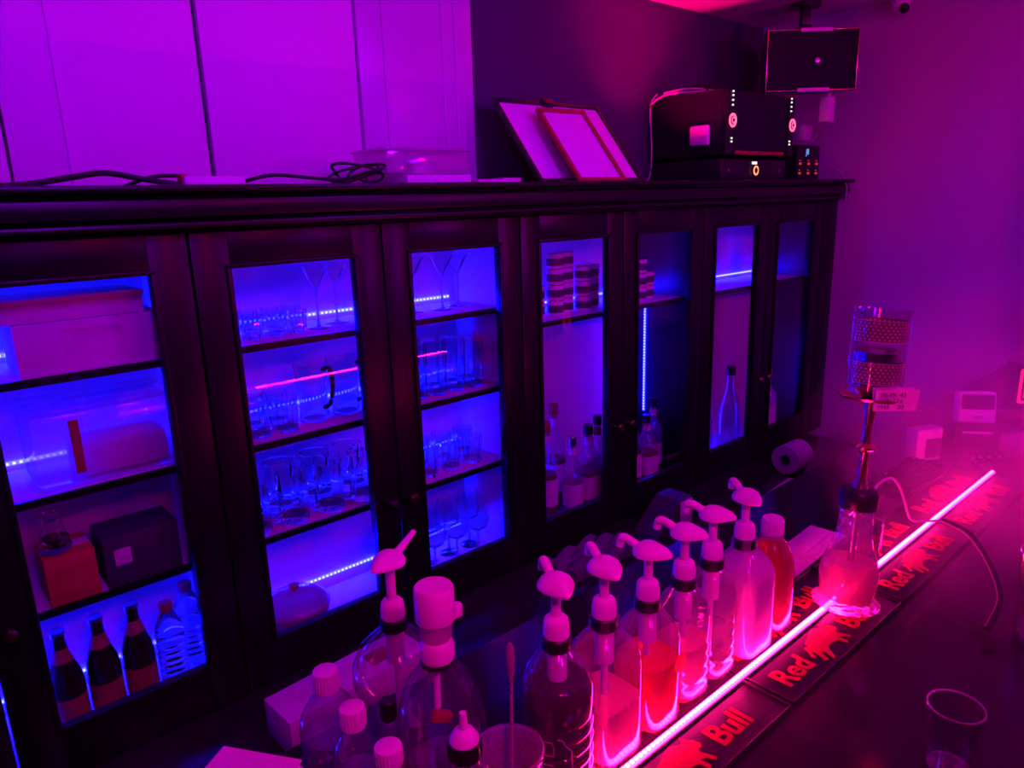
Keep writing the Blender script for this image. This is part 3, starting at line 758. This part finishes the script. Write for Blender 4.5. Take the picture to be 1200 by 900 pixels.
MB().box((0, .13, .075), (.20, .25, .145), .005).build('housing', M['black'], t)
text_mesh('display_digits', 'J8', .034, M['bluelight'], t, (-.03, .0035, .108), (PI / 2, 0, 0), .0005)
b = MB()
for x in (-.075, 0, .072):
    for z in (.030, .070): b.box((x, .004, z), (.020, .004, .010), .002); b.box((x - .004, .004, z + .013), (.008, .004, .004), .001)
b.build('button', M['redlight'], t)
t = thing('router_box', 'flat grey box lying on top of the amplifier', 'box', (2.66, 1.80, 2.101))
MB().box((0, 0, .022), (.15, .11, .040), .006).build('housing', M['black'], t)
MB().box((0, -.057, .022), (.12, .004, .026), .002).build('face', M['speaker'], t)
MB().tube(bez([(.05, .05, .03), (.06, .07, .05), (.06, .08, .09)], 5), .004, 8).build('aerial', M['black'], t)
t = thing('remote_receiver', 'pale rounded receiver fixed to the near side of the amplifier', 'receiver', (2.478, 1.70, 1.905))
MB().box((0, 0, .035), (.022, .085, .075), .009, seg=3).build('housing', M['white'], t)
MB().box((-.0115, 0, .045), (.002, .05, .02), .0005).build('window', M['label'], t)
t = thing('adapter_box', 'grey adapter hanging beside the amplifier on its cord', 'adapter', (3.085, 1.60, 1.93))
MB().box((0, 0, .03), (.07, .05, .065), .006).build('housing', M['greycable'], t)
MB().tube(bez([(.035, 0, .01), (.06, -.01, 0), (.10, -.01, .03), (.13, -.02, .13)], 6), .003, 8).build('cord', M['greycable'], t)
t = thing('power_plug', 'pale plug block hanging under the speaker', 'plug', (3.12, 1.52, 2.00))
MB().box((0, 0, .05), (.05, .045, .10), .006).build('housing', M['white'], t)
MB().box((.0, 0, .112), (.02, .02, .03), .004).build('strain_relief', M['white'], t)
MB().tube([(0, 0, .122), (-.01, .03, .15), (-.03, .06, .175)], .004, 8).build('cord', M['white'], t)
b = MB().tube(bez([(1.98, 1.80, TOP + .008), (2.12, 1.82, TOP + .006), (2.30, 1.86, TOP + .006), (2.40, 1.88, TOP + .02), (2.43, 1.89, TOP + .12), (2.43, 1.90, 2.06), (2.47, 1.90, 2.112)], 8), .0032, 8)
tag(b.build('speaker_cable', M['greycable']), 'thin grey cable rising from the cabinet top beside the amplifier', 'cable')
b = MB().tube(bez([(2.45, 1.92, 2.07), (2.48, 1.86, 2.106), (2.57, 1.74, 2.108), (2.70, 1.68, 2.108), (2.84, 1.70, 2.105), (2.95, 1.72, 2.106)], 8), .0045, 8)
b.tube(bez([(2.46, 1.86, 2.11), (2.54, 1.80, 2.125), (2.64, 1.72, 2.112), (2.78, 1.72, 2.112)], 8), .004, 8)
tag(b.build('audio_cables', M['greycable']), 'bundle of grey audio cables lying across the amplifier top', 'cable')
b = MB().tube(bez([(3.26, 1.56, TOP + .06), (3.285, 1.52, TOP + .03), (3.29, 1.49, TOP - .03), (3.28, 1.485, TOP - .09)], 8), .004, 8)
tag(b.build('power_lead', M['greycable']), 'pale lead drooping over the wall end of the cornice', 'cable')

# speaker
t = thing('speaker', 'black loudspeaker hung from the ceiling in the corner', 'speaker', (3.02, 1.55, 2.235), -.72)
def quadbox(mb, w0, h0, w1, h1, y0, y1, m=None):
    a = [mb.bm.verts.new((x * w0 / 2, y0, z * h0 / 2)) for x, z in ((-1, -1), (1, -1), (1, 1), (-1, 1))]
    b = [mb.bm.verts.new((x * w1 / 2, y1, z * h1 / 2)) for x, z in ((-1, -1), (1, -1), (1, 1), (-1, 1))]
    fs = [mb.bm.faces.new(a), mb.bm.faces.new(list(reversed(b)))]
    for k in range(4): fs.append(mb.bm.faces.new((a[k], b[k], b[(k + 1) % 4], a[(k + 1) % 4])))
    bmesh.ops.bevel(mb.bm, geom=list({e for f in fs for e in f.edges}), offset=.008, segments=2, affect='EDGES')
b = MB(); quadbox(b, .385, .245, .25, .20, .004, .23); hs = b.build('housing', M['black'], t)
MB().box((0, -.001, 0), (.355, .010, .215), .004).build('grille', M['speaker'], t)
b = MB()
for q in (-1, 1): b.box((q * .183, -.004, 0), (.005, .01, .232), .002); b.box((0, -.004, q * .114), (.365, .01, .005), .002)
b.build('edge_trim', M['brass'], t)
for q in (-1, 1): MB().box((.01, -.010, q * .1125), (.13, .012, .015), .003).build('accent_bar', M['white'], t)
MB().lathe([(.0, 0), (.010, 0), (.010, .003), (0, .004)], (.02, -.006, .0), 20, rot=Matrix.Rotation(PI / 2, 3, 'X')).build('emblem', M['steel'], t)
b = MB().box((0, .10, .135), (.04, .06, .03), .004).box((0, .10, .18), (.035, .035, .09), .004).lathe([(.06, .219), (.06, .234)], (0, .10, 0), 24)
b.build('ceiling_bracket', M['black'], t)

# security camera
t = thing('security_camera', 'small white dome camera on the side wall under the ceiling', 'security camera', (3.30, 1.335, 2.47))
MB().lathe([(.045, -.002), (.045, -.018), (.034, -.024)], n=28).build('mount', M['white'], t)
MB().lathe([(.033, -.022), (.035, -.035), (.033, -.05), (.022, -.066), (0, -.072)], n=28).build('shell', M['white'], t)
MB().lathe([(0, 0), (.019, .0), (.019, .022), (.012, .030), (0, .033)], (-.012, -.014, -.046), 20, rot=Vector((-.62, -.62, -.48)).to_track_quat('Z', 'Y').to_matrix()).build('lens', M['black'], t)

# small stuff on the left part of the cabinet top
t = thing('plastic_box', 'clear plastic box lying on the cabinet top against the grey sheet', 'box', (1.165, 1.72, TOP + .0265))
MB().box((0, 0, .032), (.265, .17, .060), .006).build('box_body', M['petmilk'], t)
MB().box((0, 0, .064), (.275, .18, .007), .003).build('box_lid', M['petmilk'], t)
MB().box((.02, 0, .018), (.06, .05, .03), .004).build('contents', M['white'], t)
t = thing('adapter_strip', 'white vented power unit under the clear plastic box', 'power unit', (1.19, 1.70, TOP + .0005))
b = MB().box((0, 0, .0125), (.21, .15, .025), .003)
for k in range(14): b.box((-.095 + k * .007, -.0755, .0125), (.003, .002, .018))
b.build('housing', M['white'], t)
t = thing('power_strip', 'white power strip lying on the cabinet top before the panel seam', 'power strip', (.60, 1.66, TOP + .0005))
MB().box((0, 0, .012), (.13, .05, .022), .004).build('housing', M['white'], t)
MB().box((-.062, 0, .016), (.014, .03, .024), .003).build('plug', M['redlabel'], t)
t = thing('cash_bundle', 'small pale packet lying beside the power unit', 'packet', (1.41, 1.66, TOP + .0005))
MB().box((-.04, 0, .007), (.09, .06, .012), .002).box((.045, .0, .009), (.07, .05, .016), .002).build('packet_body', M['label'], t)
def cable(name, pts, label, r=.0042):
    tag(MB().tube(bez([(x, y, TOP + z) for x, y, z in pts], 8), r, 8).build(name, M['cable']), label, 'cable', 'black cables on the cabinet top')
cable('black_cable', [(.12, 1.66, .006), (.24, 1.66, .008), (.33, 1.68, .022), (.40, 1.70, .032), (.46, 1.68, .02), (.52, 1.65, .007), (.54, 1.66, .006)], 'humped black cable near the far left end of the cabinet top', .006)
cable('black_cable', [(.44, 1.72, .006), (.49, 1.70, .024), (.56, 1.72, .026), (.62, 1.74, .012), (.66, 1.73, .006)], 'short black cable arching just behind the white power strip')
cable('black_cable', [(.67, 1.66, .012), (.74, 1.66, .026), (.84, 1.67, .02), (.92, 1.66, .016), (1.0, 1.67, .034), (1.05, 1.68, .03)], 'black cable running from the power strip towards the plastic box')
pts = []
for k in range(26):
    a = k / 25 * 2 * PI * 2.2
    pts.append((.955 + .065 * math.cos(a) + .02 * math.sin(2.3 * a), 1.66 + .035 * math.sin(a), .03 + .022 * math.sin(a * 1.3 + .6)))
cable('black_cable', pts, 'coiled black cable tangled beside the clear plastic box', .0035)

# ------------------------------------------------------------------ items on the back counter
BC = .5995
t = thing('white_carton', 'long white carton with a red mark on the back counter', 'box', (.655, 1.345, BC), .06)
MB().box((0, 0, .045), (.36, .115, .09), .003).build('carton_body', M['card'], t)
MB().box((.08, 0, .0905), (.06, .05, .001)).build('red_mark', M['redlabel'], t)
MB().box((-.06, .01, .0905), (.14, .05, .001)).build('printed_panel', M['label'], t)
t = thing('folded_cloth', 'crumpled cloth lying on the back counter before the liquor cabinet', 'cloth', (1.57, 1.43, BC))
b = MB(); n = 14
vs = [[b.bm.verts.new(((i / n - .5) * .30, (j / n - .5) * .14, .024 + .012 * math.sin(i * 1.1 + j * .7) + .008 * math.sin(j * 1.7 - i * .4))) for j in range(n + 1)] for i in range(n + 1)]
vb = [[b.bm.verts.new(((i / n - .5) * .30, (j / n - .5) * .14, .0008)) for j in range(n + 1)] for i in range(n + 1)]
for i in range(n):
    for j in range(n):
        b.bm.faces.new((vs[i][j], vs[i + 1][j], vs[i + 1][j + 1], vs[i][j + 1])).smooth = True
        b.bm.faces.new((vb[i][j], vb[i][j + 1], vb[i + 1][j + 1], vb[i + 1][j]))
for i in range(n):
    for (p, q) in ((0, 0), (n, n)):
        b.bm.faces.new((vs[i][p], vs[i + 1][p], vb[i + 1][p], vb[i][p])); b.bm.faces.new((vs[p][i], vs[p][i + 1], vb[p][i + 1], vb[p][i]))
b.build('cloth_body', M['dimcloth'], t)
t = thing('napkin_holder', 'small pale box with slanting side on the back counter', 'holder', (1.93, 1.42, BC))
MB().prism([(-.10, 0), (.09, 0), (.09, .10), (.02, .10)], .10, Matrix.Translation((0, .05, 0)) @ Matrix.Rotation(PI / 2, 4, 'X')).build('holder_body', M['darkbox'], t)
MB().box((.055, -.052, .05), (.068, .003, .09), .001).build('face', M['label'], t)
t = thing('paper_roll', 'pale paper roll lying on the back counter below the last cabinet', 'paper roll', (2.72, 1.365, BC + .062))
MB().lathe([(.022, -.06), (.060, -.06), (.060, .06), (.022, .06), (.022, -.06)], n=32, rot=Matrix.Rotation(PI / 2, 3, 'Y') , cap=False).build('roll', M['greycable'], t)
MB().lathe([(.019, -.061), (.022, -.061), (.022, .061), (.019, .061), (.019, -.061)], n=24, rot=Matrix.Rotation(PI / 2, 3, 'Y'), cap=False).build('core', M['darkbox'], t)
t = thing('ruler', 'long pale strip lying along the back counter edge', 'strip', (2.48, 1.30, BC), .1)
MB().box((0, 0, .003), (.30, .030, .006), .001).build('strip_body', M['label'], t)

# ------------------------------------------------------------------ left group on the bar
t = thing('pump_decanter', 'round clear bottle with white pump spout turned towards the cabinets', 'pump bottle', (.406, .700, BAR))
z = .180
MB().lathe([(.030, 0), (.034, .004), (.034, .05), (.037, .06), (.050, .078), (.056, .096), (.055, .115), (.045, .138), (.026, .156), (.0165, z - .016), (.0150, z - .001)], n=36).build('bottle_body', M['petclear'], t)
MB().lathe([(.029, .003), (.032, .007), (.032, .045)], n=32).build('liquid', M['liq_clear'], t)
pump_parts(t, z, .30, .046, hook=False)
t = thing('measure_bottle', 'round clear bottle with big white portion-measuring cap', 'bottle', (.386, .578, BAR))
z = .193
MB().lathe([(.040, 0), (.046, .005), (.048, .06), (.0495, .11), (.046, .138), (.035, .165), (.022, .183), (.0175, z)], n=40).build('bottle_body', M['petclear'], t)
MB().lathe([(.040, .003), (.044, .007), (.0455, .055)], n=40).build('liquid', M['liq_clear'], t)
MB().lathe([(.0190, z - .006), (.0192, z)], n=28).build('neck_ring', M['black'], t)
MB().lathe([(.0185, z), (.0190, z + .002), (.0188, z + .016), (.0165, z + .021), (.0140, z + .024)], n=32).build('collar', M['white'], t)
MB().lathe([(.0140, z + .022), (.0175, z + .028), (.0180, z + .048), (.0195, z + .052)], n=32).build('measuring_chamber', M['liq_pink'], t)
MB().lathe([(.0215, z + .047), (.0220, z + .049), (.0216, z + .083), (.0195, z + .086)], n=36).box((.024, -.004, z + .048), (.014, .010, .016), .002).build('measuring_cap', M['white'], t)
MB().tube([(-.002, 0, z), (-.006, -.003, .135)], .0042, 10).build('dip_tube', M['white'], t)
MB().box((-.006, -.008, .126), (.026, .010, .012), .002, rot=Matrix.Rotation(.5, 3, 'Y')).build('valve', M['redlabel'], t)
def small_bottle(name, x, y, zt, r, label, capm, body, liq, caph=.019, capr=.0135, nozzle=False):
    t = thing(name, label, 'bottle', (x, y, BAR), 0, 'small bottles at the near end of the bar')
    h = zt - BAR
    hb = h - caph - (.028 if nozzle else 0)
    MB().lathe([(r * .9, 0), (r, .004), (r, hb * .62), (r * .92, hb * .74), (r * .66, hb * .88), (capr * .95, hb * .97), (capr * .9, hb + .002)], n=32).build('bottle_body', M[body], t)
    if liq: MB().lathe([(r * .86, .003), (r * .95, .007), (r * .95, hb * .55)], n=32).build('liquid', M[liq], t)
    c = MB().lathe([(capr, hb), (capr * 1.03, hb + .001), (capr * 1.0, hb + caph - .001), (capr * .9, hb + caph)], n=30)
    for k in range(24):
        a = 2 * PI * k / 24; c.box((capr * 1.02 * math.cos(a), capr * 1.02 * math.sin(a), hb + caph * .45), (.0010, .0010, caph * .75))
    c.build('cap', M[capm], t)
    if nozzle:
        MB().lathe([(.0155, hb + caph - .004), (.015, hb + caph + .002), (.010, hb + caph + .010), (.0045, hb + caph + .013), (.0035, hb + caph + .030)], n=24).build('nozzle', M['white'], t)
small_bottle('small_bottle', .312, .702, 1.20, .036, 'small clear bottle with white cap nearest the white carton', 'white', 'petclear', 'liq_clear', .026, .0145)
small_bottle('small_bottle', .300, .618, 1.205, .028, 'small clear bottle with pink-lit white cap beside the round pump bottle', 'white', 'petclear', 'liq_clear', .024, .0135)
small_bottle('small_bottle', .343, .618, 1.190, .016, 'small bottle with a narrow black cap between white-capped bottles', 'black', 'petclear', 'liq_clear', .024, .0085)
small_bottle('small_bottle', .297, .542, 1.205, .034, 'small clear bottle with pink-lit white cap closest to the camera', 'white', 'petclear', 'liq_pink', .020, .0135)
small_bottle('nozzle_bottle', .352, .490, 1.240, .020, 'squeeze bottle with black collar and pointed white nozzle', 'black', 'petclear', 'liq_amber', .018, .0165, True)

t = thing('mixing_glass', 'ribbed mixing glass with a rim beside the dark pump bottle', 'mixing glass', (.412, .494, BAR))
p = [(.029, 0), (.032, .004), (.034, .05), (.036, .108), (.037, .112), (.0355, .112), (.033, .1), (.031, .05), (.029, .008), (0, .008)]
MB().lathe(p, n=32).build('glass_body', M['crystal'], t)
MB().lathe([(.0355, .110), (.0375, .1115), (.0375, .1135), (.0355, .1145)], n=32, cap=False).build('rim', M['petmilk'], t)
b = MB()
for r_ in range(5):
    for k in range(20):
        a = 2 * PI * (k + .5 * (r_ % 2)) / 20
        b.box((.0348 * math.cos(a), .0348 * math.sin(a), .02 + r_ * .016), (.003, .006, .006), .0008, rot=Matrix.Rotation(a, 3, 'Z') @ Matrix.Rotation(PI / 4, 3, 'X'), seg=1)
b.build('cut_pattern', M['thinglass'], t)
t = thing('bar_spoon', 'twisted steel bar spoon standing in the mixing glass', 'bar spoon', (.4125, .496, BAR + .0105))
b = MB(); N_ = 60
pts = [(.002 + .016 * k / N_, .001 + .012 * k / N_, .005 + .165 * k / N_) for k in range(N_ + 1)]
b.tube([(x + .0012 * math.cos(k * 1.1), y + .0012 * math.sin(k * 1.1), z_) for k, (x, y, z_) in enumerate(pts)], .0016, 6)
b.tube([(x - .0012 * math.cos(k * 1.1), y - .0012 * math.sin(k * 1.1), z_) for k, (x, y, z_) in enumerate(pts)], .0016, 6)
b.build('twisted_shaft', M['satin'], t)
MB().tube([(.018, .013, .168), (.0185, .0135, .176), (.019, .014, .195), (.0195, .0145, .205), (.0195, .0145, .210)], .004, 10, rads=[.002, .0042, .0048, .0042, .002]).build('paddle', M['satin'], t)
MB().lathe([(0, 0), (.008, .001), (.010, .003), (.0, .006)], (.002, .001, .0), 16).build('spoon_bowl', M['satin'], t)

# napkins at the near left
t = thing('paper_napkins', 'stack of white paper napkins in a dark holder near the small bottles', 'napkin holder', (.160, .632, BAR), .55)
MB().box((0, 0, .045), (.15, .10, .09), .005).build('holder', M['black'], t)
b = MB()
for k in range(7): b.box((.003 * math.sin(k * 2.1), .003 * math.cos(k * 1.7), .0925 + k * .0032), (.14, .094, .003), .0008, rot=Matrix.Rotation(.05 * math.sin(k * 1.3), 3, 'Z'), seg=1)
b.build('napkin_stack', M['paper'], t)

# ------------------------------------------------------------------ right end of the bar
def bar_tumbler(x, y, h, r0, r1, label, lift=0.):
    t = thing('drinking_glass', label, 'glass', (x, y, BAR + lift))
    MB().lathe(tumbler_prof(h, r0, r1, .002, .012), n=36).build('glass_body', M['thinglass'], t)
    MB().lathe([(r0 * .6, .0), (r0 * .95, .001), (r0 * .95, .010), (r0 * .6, .012)], n=30).build('glass_base', M['thinglass'], t)
    MB().lathe([(r1 - .001, h - .001), (r1 + .0006, h), (r1, h + .0014), (r1 - .0018, h + .001)], n=36, cap=False).build('rim', M['crystal'], t)
bar_tumbler(.846, .208, .09, .024, .030, 'clear drinking glass on the empty dark part of the bar')
bar_tumbler(1.237, .190, .14, .053, .058, 'large clear glass half cut off beside the dark hose')
bar_tumbler(1.190, .453, .115, .017, .021, 'tall narrow glass standing on the light strip right behind the water pipe', .0115)

t = thing('paper_sheet', 'flat pale folded sheet on the bar behind the amber bottle', 'paper', (1.235, .592, BAR), .05)
MB().box((0, 0, .0012), (.26, .07, .0024), .0006).box((.0, .012, .0034), (.25, .045, .002), .0006).build('sheet', M['label'], t)

t = thing('service_mat', 'black studded rubber mat lying beyond the water pipe', 'bar mat', (1.78, .60, BAR))
b = MB().box((0, 0, .004), (.24, .09, .008), .002)
b.build('mat_base', M['rubber'], t)
b = MB()
for i in range(14):
    for j in range(6): b.lathe([(.0035, 0), (.003, .004), (.0, .0055)], (-.112 + i * .017, -.037 + j * .015, .008), 8)
b.build('stud', M['rubber'], t)
t = thing('pale_box', 'pale square box standing on the bar beside the card terminal', 'box', (1.93, .625, BAR), -.5)
MB().box((0, 0, .042), (.075, .04, .084), .004).build('box_body', M['greycable'], t)
MB().box((.012, -.0205, .034), (.045, .001, .05)).build('dark_panel', M['darkbox'], t)
t = thing('card_terminal', 'white countertop terminal with dark screen on a black stand', 'terminal', (2.16, .585, BAR), -.95)
t.scale = (.72, .72, .72)
MB().box((0, .01, .036), (.15, .13, .072), .006).build('stand', M['black'], t)
rx = Matrix.Rotation(-.18, 3, 'X')
MB().box((0, 0, .134), (.125, .06, .115), .008, rot=rx).build('housing', M['white'], t)
MB().box(rx @ Vector((0, -.0355, .020)) + Vector((0, .003, .134)), (.110, .003, .055), .002, rot=rx).build('screen', M['black'], t)
MB().box(rx @ Vector((0, -.0360, -.036)) + Vector((0, .003, .134)), (.03, .003, .012), .001, rot=rx).build('button', M['greycable'], t)
MB().box((0, -.056, .05), (.10, .004, .010), .001).build('paper_slot', M['white'], t)
t = thing('bead_string', 'short string of shiny beads lying on the bar by the strip end', 'beads', (2.02, .50, BAR))
b = MB()
for k in range(9):
    b.lathe([(.0, -.005), (.004, -.003), (.0052, 0), (.004, .003), (0, .005)], (-.06 + k * .015, .03 * math.sin(k * .6), .0055), 10)
b.build('bead', M['steel'], t)
for k, (x, y, l) in enumerate(((2.12, .425, 'upper clear plate of the stack at the far right bar end'), )):
    t = thing('glass_plates', 'stack of clear plates at the far end of the bar beyond the light strip', 'plates', (x, y, BAR))
    for j in range(3):
        MB().lathe([(.04, .002 + j * .012), (.07, .010 + j * .012), (.082, .016 + j * .012), (.08, .018 + j * .012), (.04, .005 + j * .012), (0, .005 + j * .012)], n=36).build('plate', M['crystal'], t)
# black cabinet with red neon frame by the wall
t = thing('neon_box', 'black box with a red glowing frame at the far end of the bar', 'lit box', (2.648, .528, BAR), -1.0)
MB().box((0, .06, .065), (.17, .10, .13), .006).build('housing', M['black'], t)
b = MB()
for w_, z0_, z1_ in ((.072, .014, .116), (.058, .028, .102)):
    pts = [(-w_, .006, z0_), (w_, .006, z0_), (w_, .006, z1_), (-w_, .006, z1_), (-w_, .006, z0_)]
    for a, c in zip(pts, pts[1:]): b.tube([a, c], .0045, 8)
b.build('neon_tube', M['redneon'], t)
t = thing('dark_tray', 'low black tray lying in front of the red glowing box', 'tray', (2.38, .56, BAR), -1.0)
MB().box((0, 0, .012), (.20, .12, .024), .005).build('tray_base', M['black'], t)
MB().box((0, -.056, .03), (.20, .008, .012), .002).box((0, .056, .03), (.20, .008, .012), .002).build('tray_rim', M['black'], t)

# ------------------------------------------------------------------ smoke above the bar
def haze():
    m, nt, out = new_mat('smoke')
    N, L = nt.nodes.new, nt.links.new
    v = N('ShaderNodeVolumePrincipled'); v.inputs['Color'].default_value = (.9, .88, .9, 1); v.inputs['Anisotropy'].default_value = .2
    tc = N('ShaderNodeTexCoord'); n = N('ShaderNodeTexNoise'); n.inputs['Scale'].default_value = 5.5; n.inputs['Detail'].default_value = 4; n.inputs['Distortion'].default_value = .8
    mr = N('ShaderNodeMapRange'); mr.inputs['From Min'].default_value = .38; mr.inputs['From Max'].default_value = .72; mr.inputs['To Min'].default_value = .0; mr.inputs['To Max'].default_value = 1.
    # thins out towards the rim of the cloud
    g = N('ShaderNodeTexGradient'); g.gradient_type = 'SPHERICAL'
    mp = N('ShaderNodeMapping'); mp.inputs['Scale'].default_value = (1 / .62, 1 / .46, 1 / .34)
    mu = N('ShaderNodeMath'); mu.operation = 'MULTIPLY'; mu2 = N('ShaderNodeMath'); mu2.operation = 'MULTIPLY'; mu2.inputs[1].default_value = SMOKE
    L(tc.outputs['Object'], n.inputs['Vector']); L(n.outputs['Fac'], mr.inputs['Value'])
    L(tc.outputs['Object'], mp.inputs['Vector']); L(mp.outputs[0], g.inputs['Vector'])
    L(mr.outputs[0], mu.inputs[0]); L(g.outputs['Fac'], mu.inputs[1]); L(mu.outputs[0], mu2.inputs[0]); L(mu2.outputs[0], v.inputs['Density'])
    L(v.outputs[0], out.inputs['Volume'])
    o = MB().lathe([(0, -.34), (.25, -.31), (.45, -.2), (.6, 0), (.45, .2), (.25, .31), (0, .34)], n=20, sy=.46 / .62).build('smoke', m, None, (1.56, .26, BAR + .24), smooth=True)
    tag(o, 'thin lit smoke drifting over the right half of the bar', 'smoke', kind='stuff')
    return o
SMOKE = 3.7
haze()

# ------------------------------------------------------------------ light
def area(name, loc, target, size, col, power, shape='DISK', spread=PI):
    l = bpy.data.lights.new(name, 'AREA'); l.shape = shape; l.size = size; l.color = col; l.energy = power; l.spread = spread
    o = bpy.data.objects.new(name, l); C.objects.link(o); o.location = loc
    o.rotation_euler = (Vector(target) - Vector(loc)).to_track_quat('-Z', 'Y').to_euler()
    return o
area('violet_wall_washer', (.15, .35, 2.40), (.3, 1.95, 2.0), .25, (.27, .0, 1), 8, spread=math.radians(125))
area('violet_wall_washer', (1.35, .35, 2.40), (1.5, 1.95, 2.0), .25, (.27, .0, 1), 5.5, spread=math.radians(125))
area('violet_ceiling_lamp', (.35, -.9, 2.40), (.8, 1.95, 1.6), .3, (.40, .0, 1), 7)
area('pink_ceiling_lamp', (1.2, -.8, 2.40), (1.0, 1.95, 2.2), .3, (1, .0, .25), 8.5)
area('added_pink_bar_fill', (.1, -.35, 2.2), (.55, .55, 1.2), .2, (1, .0, .2), 1.6, spread=math.radians(75))  # added fill that turns the pump heads pink, not a known fixture
area('magenta_side_lamp', (2.7, -1.0, 2.2), (3.36, .9, 2.0), .25, (1, .0, .45), 12)
area('added_blue_fill', (2.2, -.6, 2.0), (2.4, .8, 1.1), .25, (.16, .0, 1), 6, spread=math.radians(125))  # added fill that brings blue into the smoke and side wall
area('added_ceiling_uplight', (2.20, 1.68, 1.80), (2.42, 1.72, 2.47), .06, (1, .0, .16), 4.2, spread=math.radians(88))  # added hidden light to pink the ceiling; no fixture stands here

wd = bpy.data.worlds.new('room_dark'); SC.world = wd; wd.use_nodes = True
wd.node_tree.nodes['Background'].inputs[0].default_value = (.06, .0, .12, 1); wd.node_tree.nodes['Background'].inputs[1].default_value = .02

# ------------------------------------------------------------------ camera
cam = bpy.data.cameras.new('camera'); co = bpy.data.objects.new('camera', cam); C.objects.link(co)
cam.sensor_width = 36; cam.lens = 848 / 1200 * 36; cam.clip_start = .02
rgt = Vector((.748, -.663, -.030)); dwn = Vector((-.185, -.164, -.969)); fwd = Vector((.638, .730, -.245))
mx = Matrix((rgt, -dwn, -fwd)).transposed().to_4x4()
# tidy to an exact rotation
q = mx.to_quaternion().normalized()
co.matrix_world = Matrix.Translation((0, 0, 1.72)) @ q.to_matrix().to_4x4()
SC.camera = co
SC.view_settings.view_transform = 'Standard'; SC.view_settings.look = 'None'; SC.view_settings.exposure = 0; SC.view_settings.gamma = 1
SC.view_settings.use_curve_mapping = False
SC.cycles.max_bounces = 14; SC.cycles.transparent_max_bounces = 24; SC.cycles.transmission_bounces = 12; SC.cycles.glossy_bounces = 5; SC.cycles.diffuse_bounces = 4
SC.cycles.volume_bounces = 1; SC.cycles.caustics_refractive = False; SC.cycles.caustics_reflective = False
SC.cycles.sample_clamp_indirect = 6; SC.cycles.use_denoising = True
for o in SC.objects:
    if 'used' in o: del o['used']
